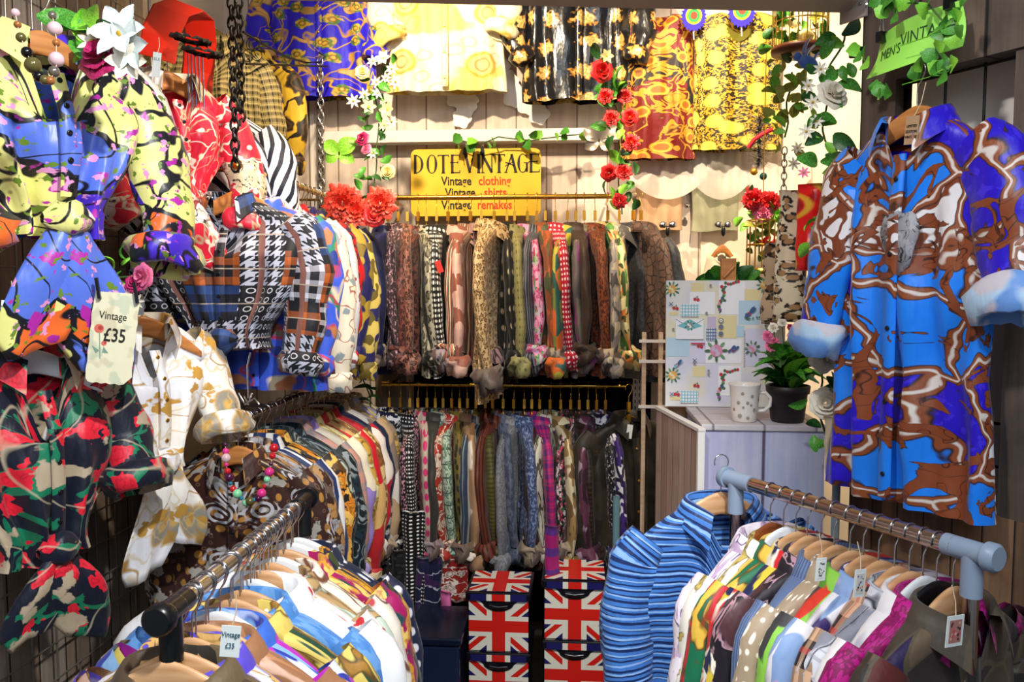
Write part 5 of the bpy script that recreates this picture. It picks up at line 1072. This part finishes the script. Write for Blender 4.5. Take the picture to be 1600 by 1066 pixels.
def brose(x, y, r, m1, m2, nl=9):
    for k in range(nl): a_ = k * 2 * pi / nl + x; bleaf(x + r * .8 * cos(a_), y - r * .8 * sin(a_), r * 1.1, a_, 4 + k % 2)
    bdot(x, y, r, m1)
    for k in range(5): bdot(x + r * .5 * cos(k * 1.26), y + r * .5 * sin(k * 1.26), r * .42, m2 if k % 2 else m1)
    bdot(x, y, r * .3, m2)
def bging(x0, y0, x1, y1, m):
    brect(x0, y0, x1, y1, 11)
    for k in range(6): x = x0 + (x1 - x0) * (k + .5) / 6; bline(x, y0, x, y1, 1.4, m)
    for k in range(4): y = y0 + (y1 - y0) * (k + .5) / 4; bline(x0, y, x1, y, 1.4, m)
def bcherry(x, y): bdot(x - 2, y, 2.6, 3); bdot(x + 3, y + 1, 2.6, 3); bline(x - 2, y, x + 2, y - 5, .8, 4); bline(x + 3, y, x + 2, y - 5, .8, 4)
for x0, y0, x1, y1, m in ((1080, 442, 1100, 456, 0), (1124, 440, 1165, 492, 11), (1164, 452, 1190, 470, 0), (1155, 470, 1188, 508, 1), (1078, 456, 1118, 492, 11), (1106, 496, 1120, 530, 10), (1122, 494, 1152, 530, 0), (1080, 534, 1104, 570, 2), (1104, 532, 1160, 570, 11), (1042, 530, 1078, 560, 1), (1166, 515, 1200, 575, 2), (1084, 575, 1104, 592, 0), (1124, 574, 1160, 622, 11), (1046, 488, 1060, 494, 0), (1192, 482, 1206, 490, 0), (1048, 624, 1066, 630, 0), (1152, 510, 1164, 528, 1)): brect(x0, y0, x1, y1, m)
for x, y in ((1050, 452), (1195, 446), (1052, 590)): brose(x, y, 7, 6, 0, 10)
for y0 in (0, 140):
    for k in range(9): bdot(1128 + 4 * sin(k * .7), 448 + y0 + k * 4.6, 2.8, [3, 4, 3, 5, 8, 3, 7, 4, 13][k]); bleaf(1130 + 3 * sin(k * .7), 448 + y0 + k * 4.6, 7, k * 1.3, 4)
    for k in range(6): bdot(1134 + k * 4, 442 + y0 + 2 * sin(k), 2.4, 3 if k % 2 else 4)
for x, y in ((1088, 468), (1055, 482), (1089, 606), (1058, 620), (1200, 478), (1094, 543)): bcherry(x, y)
for x0, y0, m in ((1064, 476, 12), (1198, 476, 12), (1064, 614, 12), (1104, 514, 8)): bging(x0, y0, x0 + (28 if m == 12 else 16), y0 + 20, m)
brect(1056, 500, 1100, 532, 11); bline(1056, 500, 1078, 514, .8, 8); bline(1100, 500, 1078, 514, .8, 8); yy[0] -= .0001
mb.prism([(U(1058), V(511)), (U(1078), V(500)), (U(1098), V(511)), (U(1078), V(518))], yy[0] - .0001, yy[0], 12); brose(1078, 510, 5, 9, 11, 8)
for y in (502, 512, 523): bdot(1127, y, 4.2, 9); bdot(1127, y, 2.6, 11 if y == 502 else 8); bdot(1127, y, 1.2, 9)
brose(1120, 550, 10, 7, 10, 8); brose(1176, 546, 7, 10, 7, 9)
def bbird(x, y, s, m): bleaf(x, y, 10 * s, .7, m); bleaf(x - 1, y + 2, 12 * s, 1.0, 8); bleaf(x, y, 9 * s, -2.4, m); bdot(x - 1 * s, y + 1 * s, 2.6 * s, 3); bdot(x - 4 * s, y + 2 * s, 2 * s, 8)
bbird(1172, 490, 1.3, 8); bbird(1144, 548, .9, 8); bbird(1150, 548, .8, 8); bbird(1060, 572, 1.0, 12)
for k in range(7): bleaf(1164 + k * 3.4, 498 + 3 * sin(k), 5, k * 1.1, 4)
for k in range(10): bdot(1081 + k * 2.2, 539, 1.3, 3)
for k in range(22): brect(1163, 518 + k * 2.7, 1164.2, 519.6 + k * 2.7, 13)
for x, y in ((1110, 446), (1104, 490), (1052, 516), (1108, 582), (1108, 588), (1086, 570), (1196, 510)): bdot(x, y, 2, 9)
for x, y in ((1048, 476), (1050, 620), (1192, 470), (1086, 566)): bline(x - 3, y - 3, x + 3, y + 3, 1, 8); bline(x - 3, y + 3, x + 3, y - 3, 1, 8)
build('printed_motifs', mb, bm_, bd, smooth=False)
ez = thing('wooden_easel', 'orange brown wooden easel upright sticking up behind the flowered board', 'easel', (P(1139, 420, 2.88).x, 2.885, cz))
build('upright', MB().box((-.025, 0, 0), (.025, .02, P(1139, 404, 2.9).z - cz)), M_wood2, ez, smooth=False); build('leg', MB().tube([(0, .02, bh), (0, .09, 0)], .008, 6), M_wood2, ez)
build('crosspiece', MB().tube([(-.018, -.004, bh + .01), (.018, -.004, bh + .05)], .006, 6), M_wood2, ez)
t = thing('leafy_twig', 'broad green leaves fanning out above the flowered board', 'foliage', P(1140, 440, 2.96)); build('stem', MB().tube([(0, 0, -.15), (0, 0, 0)], .004, 6), M_stem, t)
for i in range(14):
    a = pi * i / 13; d = Vector((cos(a), -.25, sin(a) * .45 + .05)).normalized(); put('leaf', LEAF, [M_leaf, M_leafd][i % 2], t, (random.uniform(-.05, .05), 0, -.02), (d.to_track_quat('X', 'Z').to_matrix() @ Matrix.Rotation(1.2, 3, 'X')).to_euler(), (.10, .10, .10))
# ---------------------------------------------------------------- union flag boxes
def clip(poly, x0, z0, x1, z1):
    for ax, lim, sg_ in ((0, x0, 1), (0, x1, -1), (1, z0, 1), (1, z1, -1)):
        out = []
        for i in range(len(poly)):
            a_, b_ = poly[i - 1], poly[i]; ia, ib = sg_ * (a_[ax] - lim) >= 0, sg_ * (b_[ax] - lim) >= 0
            if ia != ib: f = (lim - a_[ax]) / (b_[ax] - a_[ax]); out.append((a_[0] + f * (b_[0] - a_[0]), a_[1] + f * (b_[1] - a_[1])))
            if ib: out.append(b_)
        poly = out
        if not poly: return []
    return poly
def flag(x0, z0, x1, z1, cx, cz_, full=None):
    """layers of the flag clipped to a rectangle, as (polygon, colour index)"""
    w_, h_ = (full or (x1 - x0, z1 - z0)); out = [([(x0, z0), (x1, z0), (x1, z1), (x0, z1)], 0)]
    def bar(ax, az, bx, bz, wd, off=0):
        dx, dz = bx - ax, bz - az; l = sqrt(dx * dx + dz * dz); nx, nz_ = -dz / l, dx / l
        return [(ax + nx * (off - wd / 2), az + nz_ * (off - wd / 2)), (bx + nx * (off - wd / 2), bz + nz_ * (off - wd / 2)), (bx + nx * (off + wd / 2), bz + nz_ * (off + wd / 2)), (ax + nx * (off + wd / 2), az + nz_ * (off + wd / 2))]
    cs_ = [(cx + s * w_ * .55, cz_ + u * h_ * .55) for s in (-1, 1) for u in (-1, 1)]
    for c in cs_: out.append((bar(cx, cz_, *c, .052), 1))
    for c in cs_: out.append((bar(cx, cz_, *c, .019, -.008), 2))
    out.append(([(cx - .045, z0), (cx + .045, z0), (cx + .045, z1), (cx - .045, z1)], 1)); out.append(([(x0, cz_ - .040), (x1, cz_ - .040), (x1, cz_ + .040), (x0, cz_ + .040)], 1))
    out.append(([(cx - .025, z0), (cx + .025, z0), (cx + .025, z1), (cx - .025, z1)], 2)); out.append(([(x0, cz_ - .022), (x1, cz_ - .022), (x1, cz_ + .022), (x0, cz_ + .022)], 2))
    res = []
    for p, m in out:
        if sum(p[i - 1][0] * p[i][1] - p[i][0] * p[i - 1][1] for i in range(len(p))) < 0: p = p[::-1]
        c = clip(p, x0, z0, x1, z1)
        if len(c) > 2: res.append((c, m))
    return res
FM = [plain('flag navy', '1C1A5A', .3), plain('flag cream', 'E0DCCC', .3), plain('flag red', 'D01E14', .3)]
M_boxk = plain('black box plastic', '0A0A14', .2)
def flag_box(x, y, z, w_, h_, label):
    t = thing('storage_box', label, 'box', (x, y, z), (0, 0, 0), None); hw_ = w_ / 2; D_ = .22
    bt = .215
    b_ = build('body', MB().box((-hw_ + .008, 0, .0), (hw_ - .008, D_, h_ - .03)), M_boxk, t, smooth=False); smoothe(b_, .006)
    mb = MB()
    for i, (p, m) in enumerate(flag(-hw_ + .012, .006, hw_ - .012, h_ - .035, 0, h_ * .43)): mb.add([(a_, -.0006 - .00012 * i, c_) for a_, c_ in p], [tuple(range(len(p)))], mi=m)
    build('flag_print', mb, FM, b_, smooth=False)
    n_ = 14; hp = [(-.062, h_ - .034)] + [(-.062 + .124 * k / n_, h_ - .036 - .038 * sin(pi * k / n_) ** .45) for k in range(n_ + 1)] + [(.062, h_ - .034)]
    build('handle', MB().prism(hp[::-1], -.006, 0), M_boxk, t, smooth=False)
    build('grip', MB().tube([(-.035, -.010, h_ - .052), (0, -.013, h_ - .056), (.035, -.010, h_ - .052)], .007, 10), M_boxk, t)
    lid = build('lid', MB().box((-hw_, -.012, h_ - .034), (hw_, D_ + .012, h_)), M_boxk, t, smooth=False); smoothe(lid, .007, 3)
    mb = MB()
    for i, (p, m) in enumerate(flag(-hw_ + .02, h_ - .032, hw_ - .02, h_ - .006, 0, h_ * .43)): mb.add([(a_, -.0126 - .00012 * i, c_) for a_, c_ in p], [tuple(range(len(p)))], mi=m)
    for i, (p, m) in enumerate(flag(-hw_ + .012, 0, hw_ - .012, D_, 0, D_ / 2)): mb.add([(a_, c_, h_ + .0006 + .00012 * i) for a_, c_ in p], [tuple(range(len(p)))], mi=m)
    build('flag_print', mb, FM, lid, smooth=False)
    return t
fy = 3.05
for cxp, top, yy_, side in ((779, 937, 3.05, 'left'), (898, 918, 3.05, 'right')):
    x = P(cxp, 950, yy_).x; zt = P(cxp, top, yy_).z + .03; n = 2; hh = .235
    z = zt - hh
    for k, w_ in enumerate(('top', 'second', 'bottom')):
        h_ = hh if k < 2 else max(.05, zt - 2 * hh)
        if k == 2 and h_ < .12: continue
        flag_box(x, yy_, zt - hh * (k + 1) if k < 2 else 0, .250, h_, 'union flag storage box, %s of the %s stack under the lower rail' % (w_, side))
fb = thing('storage_box', 'dark blue translucent storage box left of the union flag boxes', 'box', (P(676, 1030, 2.95).x, 2.95, 0))
b_ = build('body', MB().box((-.10, 0, 0), (.10, .3, .36)), plain('smoky blue plastic', '1A2440', .15), fb, smooth=False); smoothe(b_, .01, 3); b_ = build('lid', MB().box((-.108, -.01, .362), (.108, .31, .39)), plain('navy lid', '10182E', .2), fb, smooth=False); smoothe(b_, .008, 3)
# things hanging below the lower rail
def hangcloth(name, label, cat, px, py, Y, w_, ln, m, seed=1, taper=.6, point=False, th=.02):
    rows = []
    for i in range(14):
        f = i / 13; ww = w_ * (1 + (taper - 1) * f) * (1 + .1 * nz(f * 4, seed)); 
        if point and f > .85: ww *= 1 - (f - .85) * 5
        rows.append([(ww / 2 * math.copysign(abs(cos(t_)) ** .8, cos(t_)) + .012 * nz(f * 3, seed + 5), (th / 2 * sin(t_)) * (1 + .3 * sin(f * 9)) + .012 * sin(cos(t_) * w_ * 45 + seed + f * 2), -ln * f) for t_ in [2 * pi * k / 18 for k in range(18)]])
    mb = MB().grid(rows, [[(k * w_ * 2.2 / 18, -r[0][2]) for k in range(19)] for r in rows], True); n = len(mb.v)
    for a_, b__ in ((0, 18), (n - 18, n)): mb.f.append(tuple(range(a_, b__))); mb.mi.append(0); mb.uv.append([(0, 0)] * 18)
    o = build(name, mb, m, loc=P(px, py, Y)); return tag(o, label, cat)
hangcloth('scarf', 'rust red and white printed scarf hanging under the lower back rail', 'scarf', 708, 850, 3.45, .12, .25, baro('8A1E1A', 'D8C8C0', s=30), 2, 1.1)
hangcloth('stocking', 'pink stocking hanging beside the flag boxes', 'stocking', 697, 925, 3.3, .045, .20, plain('pink knit', 'D86AA8', .8), 3, 1.1)
hangcloth('necktie', 'magenta and violet tie hanging before the right flag box stack', 'tie', 862, 822, 3.1, .055, .22, cloth(nm(), 'A01868', [('hstripe', '5A2A80', dict(s=12, t=.4))]), 4, 1.0, True, .012)
hangcloth('trousers', 'black trousers leg with white dots hanging at the left of the lower back rail', 'trousers', 646, 800, 3.4, .10, .40, dots('0A0A0C', 'F0F0F0', 62, .22), 5, .9)
hangcloth('trousers', 'black and grey lace leg under the left end of the lower back rail', 'trousers', 627, 860, 3.4, .09, .34, leop('14141A', '2A2A30', '0A0A0E', 40), 6, .9)
hangcloth('skirt', 'navy skirt with white edging hanging beside the pink stocking', 'skirt', 668, 870, 3.4, .12, .30, cloth(nm(), '15183A', [('hstripe', 'B0B0C0', dict(s=16, t=.1, d=1)), ('blob', '3A2050', dict(s=14, t=.58))]), 7, .9)
hangcloth('scarf', 'brown and cream leopard scarf hanging left of the big blue shirt', 'scarf', 1238, 298, 2.62, .085, .40, leop('D8C8A8', 'A07A50', '1E140C', 30), 8, 1.25, False, .05)
hangcloth('scarf', 'black and white leopard scarf hanging in the shade beside the cabinet', 'scarf', 1208, 380, 2.75, .05, .26, leop('B8A080', '6A4A2A', '14100C', 30), 9, 1.2, False, .05)
hangcloth('scarf', 'bright red scarf with gold chain print behind the white rose garland', 'scarf', 1268, 288, 2.5, .075, .25, cloth('red chain scarf', 'D81414', [('ring', 'D8A030', dict(s=10, t=.3, w=.06)), ('dots', '6A1420', dict(s=10, t=.2, f=.7))], rough=.3), 10, 1.05, False, .04)
hangcloth('scarf', 'cream cotton strip hanging beside the grey pipe under the white roses', 'scarf', 1297, 650, 2.3, .035, .16, plain('cream cotton', 'C8BCA0', .8), 11, .6)
# grey pipe and slotted steel uprights
tag(build('steel_pipe', MB().tube([(0, 0, 0), (0, 0, 1.48)], .011, 12), plain('grey pipe', '7A8A90', .3), loc=(WA.x - .035, WA.y - .0, 0)), 'thin grey pipe standing at the left edge of the dark plank wall', 'pipe')
def slotted(label, px, Y, z0, z1):
    x = P(px, 500, Y).x; t = thing('slotted_upright', label, 'upright', (x, Y, z0)); build('channel', MB().box((-.020, 0, 0), (.020, .018, z1 - z0)), M_wire if 0 else plain('galvanised steel', 'B8B4AE', .35, .7), t, smooth=False)
    mb = MB()
    for k in range(int((z1 - z0) / .03)):
        for s_ in (-1, 1): mb.box((s_ * .009 - .0025, -.0012, .01 + k * .03), (s_ * .009 + .0025, -.0004, .025 + k * .03))
    build('slots', mb, M_black, t, smooth=False)
slotted('slotted steel upright behind the silver chain at the back left', 505, 4.05, 1.9, 2.95)
slotted('slotted steel upright at the right end of the two back rails', 997, 3.78, 0, 1.52)
def chain(label, px, py0, py1, Y, m, l=.034, th=.0034):
    p = P(px, py0, Y); q = P(px, py1, Y); n = int((p.z - q.z) / (l * .72)); mb = MB()
    for i in range(n):
        pts = [(l * .30 * cos(a_), 0, l * .5 * sin(a_)) for a_ in [2 * pi * k / 12 for k in range(13)]]
        if i % 2: pts = [(y * .0 + .0, x, z) for x, y, z in pts]
        mb.tube([(x, y, z - i * l * .72) for x, y, z in pts], th, 6, False)
    return tag(build('chain', mb, m, loc=p), label, 'chain')
chain('thick black iron chain hanging in front of the high left corner', 362, 4, 284, 2.5, M_blackm, .042, .0045)
chain('second black iron chain hanging close behind the first', 373, 4, 270, 2.7, M_blackm, .042, .0045)
chain('silver chain hanging from the wire bracket, left of the white flowers', 500, 96, 330, 3.75, M_metal, .042, .004)
chain('thin dark chain hanging right of the tinsel decoration', 1226, 236, 330, 3.0, M_wire, .03, .0022)
# black wire bracket with curls
b0 = P(378, 52, 3.1); br = thing('wire_bracket', 'black wire bracket with curls holding the silver chain', 'bracket', b0)
pr = [P(x, y, Y) - b0 for x, y, Y in ((380, 50, 3.1), (410, 68, 3.25), (450, 90, 3.5), (478, 98, 3.7), (500, 97, 3.75), (508, 88, 3.75), (498, 82, 3.75))]
build('arm', MB().tube(pr, .0045, 8), M_blackm, br); build('arm', MB().tube([P(385, 100, 3.1) - b0, P(512, 104, 3.78) - b0], .004, 8), M_blackm, br)
for x, y, r in ((396, 70, .035), (388, 88, .03), (402, 86, .03)):
    c = P(x, y, 3.2) - b0; build('curl', MB().tube([c + Vector((r * (1 - k * .025) * cos(k * .4), 0, r * (1 - k * .025) * sin(k * .4))) for k in range(20)], .0016, 5), M_blackm, br)
# ---------------------------------------------------------------- birdcages, bird, feathers, ornaments
def cage(label, px0, px1, pyt, pyb, Y, m, mbase, n=20):
    c = P((px0 + px1) / 2, pyb, Y); r = (P(px1, pyb, Y).x - P(px0, pyb, Y).x) / 2; h = P(px0, pyt, Y).z - c.z
    t = thing('birdcage', label, 'birdcage', c); build('base', MB().lathe([(0, 0), (r * 1.03, 0), (r * 1.06, .01), (r * 1.03, .02), (0, .02)], 32), mbase, t)
    for k in range(n): a_ = 2 * pi * k / n; build('bar', MB().tube([(r * cos(a_), r * sin(a_), .02), (r * cos(a_), r * sin(a_), h)], .0022, 6), m, t)
    for f in (.0, .5, 1): build('ring', MB().tube([(r * cos(q), r * sin(q), .02 + (h - .02) * f) for q in [2 * pi * k / 24 for k in range(25)]], .0025, 6, False), m, t)
    return t, c, r, h
t, c, r, h = cage('large gold wire birdcage hanging under the beam at the right', 1207, 1292, 0, 84, 2.95, M_gold, woodm('cage wood', '5A2A14', '7A3A1E'))
g = garland('leaf_bunch', 'green and cream leaves filling the large birdcage', 'foliage', [(1225, 60), (1250, 50), (1275, 62)], 2.95, [(1238, 44, 'lily', .03, M_pyel), (1262, 62, 'rose', .04, M_pyel), (1278, 30, 'lily', .03, M_leafo)], 34, .05, [M_leaf, M_leafd, M_leafl], spread=.09)
t, c, r, h = cage('small gold wire birdcage with vines, hanging above the flowered board', 1166, 1214, 345, 428, 3.3, M_gold, M_gold, 14)
build('chain', MB().tube([(0, 0, h), (0, 0, h + .7)], .002, 5), M_gold, t)
garland('leaf_bunch', 'olive and red vine leaves inside the small birdcage', 'foliage', [(1178, 360), (1190, 400), (1204, 370)], 3.3, [], 26, .04, [M_leafo, M_leafd, M_pred], spread=.07)
bq = P(1262, 98, 2.55); bi = thing('toy_bird', 'pale blue toy bird perched in the garland under the large birdcage', 'bird', bq); M_bird = leafm('blue feathers', '7A9CE0', '4A78D8')
build('body', MB().ball((0, 0, 0), .022, n=14, m=9, sq=(1.5, .8, .9)), M_bird, bi, (0, 0, 0), (0, .5, 0)); build('head', MB().ball((.0, 0, 0), .013, n=12, m=8), M_bird, bi, (-.030, 0, .018))
build('beak', MB().lathe([(.004, 0), (0, .012)], 8), M_wood2, bi, (-.042, 0, .018), (0, -pi / 2, 0)); 
for s_ in (-1, 1): put('wing', LEAF, M_bird, bi, (-.005, s_ * .008, .01), (0, -1.15 + s_ * .25, .1), (.065, .06, .06))
put('tail', BLADE, M_bird, bi, (.02, 0, -.01), (0, -.9, 0), (.06, .12, .06))
def feather(label, px, py, Y, w_, h_):
    t = thing('peacock_decoration', label, 'decoration', P(px, py, Y)); pts = []
    for k in range(44):
        a_ = 2 * pi * k / 44; r_ = 1 if k % 2 else .84; pts.append((w_ * r_ * cos(a_), h_ * r_ * sin(a_) * (1.1 if sin(a_) < 0 else 1)))
    build('fringe', MB().prism(pts, -.003, .003), plain('royal blue felt', '2818D0', .8), t, smooth=False)
    for nm_, s_, y_, col in (('yellow_eye', .62, .0045, 'E8DC20'), ('green_eye', .46, .006, '1E8A4A'), ('red_eye', .26, .0075, 'E83A20')):
        build(nm_, MB().prism([(w_ * s_ * cos(2 * pi * k / 28), h_ * .05 + h_ * s_ * sin(2 * pi * k / 28)) for k in range(28)], -y_, 0), plain(nm_, col, .8), t, smooth=False, label=col and nm_.replace('_', ' '))
    build('pin', MB().tube([(0, 0, 0), (0, .3, .0)], .002, 5), M_wire, t)
    build('stem', MB().tube([(0, 0, -h_), (.002, 0, -h_ * 1.6)], .003, 6), plain('white stem', 'E8E4E0'), t)
feather('blue peacock eye decoration between the burgundy tunic and the gold disc top', 1084, 26, 3.86, .058, .062)
feather('blue peacock eye decoration over the neck of the gold disc top', 1159, 18, 3.82, .062, .066)
tn = thing('tinsel_decoration', 'silver tinsel with red ribbon and two baubles on the bright wall', 'ornament', P(1186, 225, 3.55)); mb = MB(); random.seed(9)
for i in range(320):
    z = random.uniform(-.09, .11); a_ = random.uniform(0, 6.28); r = .055 * (1 - abs(z) * 4) + .02; d = Vector((cos(a_), sin(a_), random.uniform(-.5, .5))); c = Vector((0, 0, z)); s = Vector((-d.y, d.x, 0)).normalized() * .004
    mb.add([c - s, c + s, c + d * r], [(0, 1, 2)])
build('tinsel', mb, plain('silver foil', '8E8E96', .35, .8), tn, smooth=False)
build('ribbon', MB().tube([(-.05, -.04, -.02), (-.03, -.055, .01), (0, -.06, .03), (.04, -.05, .05)], .009, 8), plain('red velvet', 'C8142A', .7), tn)
for x_, z_, m_ in ((-.022, -.115, M_brass), (.016, -.135, plain('teal bauble', '1E5A62', .15, .6))): build('bauble', MB().ball((x_, -.02, z_), .0155, n=16, m=10), m_, tn)
build('cord', MB().tube([(0, 0, .1), (0, .2, .16), (0, .56, .18)], .0015, 5), M_string, tn)
# butterflies
for px, py, Y, m_, d_ in ((530, 240, 3.7, M_leafl, 'green leaf winged butterfly on the white flower garland'), (936, 220, 3.75, M_wire, 'brown wire butterfly at the left of the red rose garland')):
    t = thing('butterfly', d_, 'butterfly', P(px, py, Y)); build('body', MB().ball((0, 0, 0), .008, sq=(.6, .6, 3)), M_ink, t)
    for a_, s_ in ((.7, .10), (-.5, .075), (pi - .7, .085), (pi + .5, .07)): put('wing', LEAF, m_, t, (0, 0, 0), (pi / 2, -a_, 0), (s_, s_ * 1.3, s_))
# white wooden flower shapes on the back wall
def cloud(label, px, py, spots):
    t = thing('wooden_wall_flower', label, 'wall decoration', P(px, py, 4.10))
    for i, (x_, z_, r_) in enumerate(spots): build('blossom', MB().prism([(x_ + r_ * (1 + .12 * cos(5 * a_)) * cos(a_), z_ + r_ * (1 + .12 * cos(5 * a_)) * sin(a_)) for a_ in [2 * pi * k / 30 for k in range(30)]], -.012 - i * .002, 0), M_white, t, smooth=False)
cloud('white painted wooden flower cutouts under the cream blouse', 722, 170, ((-.03, .05, .045), (.02, .01, .05), (.0, -.05, .045), (.045, .04, .035)))
cloud('white painted wooden flower cutouts left of the black satin blouse', 826, 166, ((-.10, .12, .05), (-.07, .05, .055), (.0, .01, .055), (.05, -.04, .05), (-.13, .19, .04)))
# small hook or knob on the bright wall
tag(build('wall_knob', MB().lathe([(0, .03), (.012, .026), (.014, .018), (.006, .01), (.006, 0)], 14), M_metal, loc=P(1073, 322, 4.06), rot=(pi / 2, 0, 0)), 'tiny metal knob on the bright wall between the tan and olive vests', 'knob')
# red leather strap, feather trimmed rings and tassel at the top left
rs = thing('leather_strap', 'wide red leather strap arching over at the top left', 'strap', P(262, 60, 2.55)); o0 = rs.location
path = [P(x, y, Y) for x, y, Y in ((246, 92, 2.42), (252, 50, 2.42), (268, 16, 2.45), (292, 8, 2.52), (310, 22, 2.6), (314, 60, 2.66), (310, 110, 2.7), (304, 165, 2.72))]
rows = []
for i, p in enumerate(path):
    tg_ = (path[min(i + 1, 7)] - path[max(i - 1, 0)]).normalized(); sd = Vector((.35, .94, 0)) * .065; nn = tg_.cross(sd).normalized() * .003
    rows.append([p - sd - nn - o0, p + sd - nn - o0, p + sd + nn - o0, p - sd + nn - o0])
build('strap', MB().grid(rows, None, True), plain('red leather', 'C81E0E', .3), rs, smooth=False)
for i, (px, py, d_) in enumerate(((298, 62, 'upper'), (316, 82, 'lower'))):
    t = thing('feather_fringe', 'black lace edged ruffle under the red strap, %s of the two' % d_, 'ruffle', P(px, py, 2.4)); mb = MB(); rows = []
    for k in range(30):
        a_ = 2 * pi * k / 30; rows.append([((.022 + .0 * k) * cos(a_), .022 * sin(a_), .004), ((.055 + .006 * (k % 2)) * cos(a_), .055 * sin(a_), .008 * sin(k * 2.2)), ((.05) * cos(a_), .05 * sin(a_), -.004)])
    rows.append(rows[0]); build('ruffle', MB().grid(rows), plain('black lace %d' % i, '1A1810', .8), t, rot=(0, .15, 0))
ts = thing('tassel', 'red and steel blue thread tassel below the black ruffles', 'tassel', P(305, 84, 2.55)); 
for i in range(9): build('thread', MB().tube([((i - 4) * .006, .01 * (i % 2), 0), ((i - 4) * .006, .01 * (i % 2), -.15 - .01 * (i % 3))], .0018, 5), [plain('steel blue thread', '5A6A88'), plain('red thread', 'C02A1A')][i % 2], ts)
# bead necklaces
def beads(label, pts, cols, Y, r, name='necklace'):
    P_ = [P(x, y, Y + dy) for x, y, dy in pts]; t = thing(name, label, 'necklace', P_[0]); build('cord', MB().tube([p - P_[0] for p in P_], .0012, 5), M_string, t)
    n = len(cols)
    for i, (c, s_) in enumerate(cols):
        f = i / (n - 1) * (len(P_) - 1); k = min(int(f), len(P_) - 2); p = P_[k].lerp(P_[k + 1], f - k) - P_[0]
        build('bead', MB().ball((0, 0, 0), r * s_, n=14, m=9), c, t, p)
Mb = {k: plain('bead ' + k, v, .15, mt) for k, v, mt in (('olive', '6A6238', .3), ('black', '0C0C10', 0), ('rose', 'D8B8C0', 0), ('amber', 'A86A38', .2), ('steel', '8A8478', .6), ('red', 'C81E2C', 0), ('pink', 'E0348A', 0), ('mint', '8ADCA8', 0), ('plum', '4A1440', 0), ('teal', '2A7A98', 0))}
beads('necklace of olive, black and rose beads on the upper left blouse', [(24, 20, 0), (30, 52, -.02), (46, 92, -.04), (62, 122, -.05), (78, 128, -.05), (88, 104, -.03), (88, 60, 0), (82, 24, .02)],
      [(Mb['rose'], .7), (Mb['amber'], .6), (Mb['olive'], .8), (Mb['black'], .9), (Mb['olive'], 1.3), (Mb['black'], .9), (Mb['olive'], .8), (Mb['amber'], .7), (Mb['steel'], .9), (Mb['rose'], 1.2), (Mb['amber'], .6), (Mb['rose'], 1.2), (Mb['steel'], .7)], 1.66, .0125)
beads('necklace of red, pink and mint beads on the brown seed print blouse', [(352, 695, .03), (354, 730, 0), (362, 762, -.01), (384, 786, -.02), (406, 778, -.02), (420, 742, -.01), (428, 700, .02)],
      [(Mb[k], .5 + .3 * (i % 3)) for i, k in enumerate(('plum', 'pink', 'rose', 'pink', 'red', 'plum', 'teal', 'red', 'mint', 'teal', 'mint', 'olive', 'teal', 'plum', 'pink', 'red', 'mint', 'pink', 'plum', 'red', 'red'))], 2.36, .0125)
# odds and ends at the right of the lower rail
hz_ = thing('vacuum_hose', 'ribbed silver hose on a black tub between the lower rail and blue blouse', 'hose', P(978, 985, 2.7))
build('hose', MB().tube([(.0 + .002 * k, 0, .05 + k * .006) for k in range(34)], [.012 if k % 2 else .0095 for k in range(34)], 12), M_metal, hz_); build('tub', MB().lathe([(0, -.3), (.045, -.3), (.05, .0), (.056, .004), (.05, .01), (.02, .03), (.02, .06), (0, .06)], 24), M_boxk, hz_)
tag(build('steel_pipe', MB().tube([(0, 0, 0), (0, 0, .92)], .013, 12), plain('teal grey pole', '5A7A80', .3), loc=(P(962, 900, 3.0).x, 3.0, 0)), 'teal grey pole standing right of the union flag boxes', 'pole')
# pale slatted stand seen through the gap left of the flowered board
sx = P(1018, 590, 3.3); st = thing('wooden_stand', 'narrow bare wood stand in the gap left of the flowered board', 'stand', (sx.x, 3.3, 0))
for x_ in (-.03, .035): build('upright', MB().box((x_ - .008, 0, 0), (x_ + .008, .02, 1.50)), woodm('raw wood', 'DCC4A8', 'C8A888'), st, smooth=False)
for z_ in (1.2, 1.38, 1.46): build('crossbar', MB().box((-.05, -.006, z_), (.06, .0, z_ + .012)), M_white, st, smooth=False)
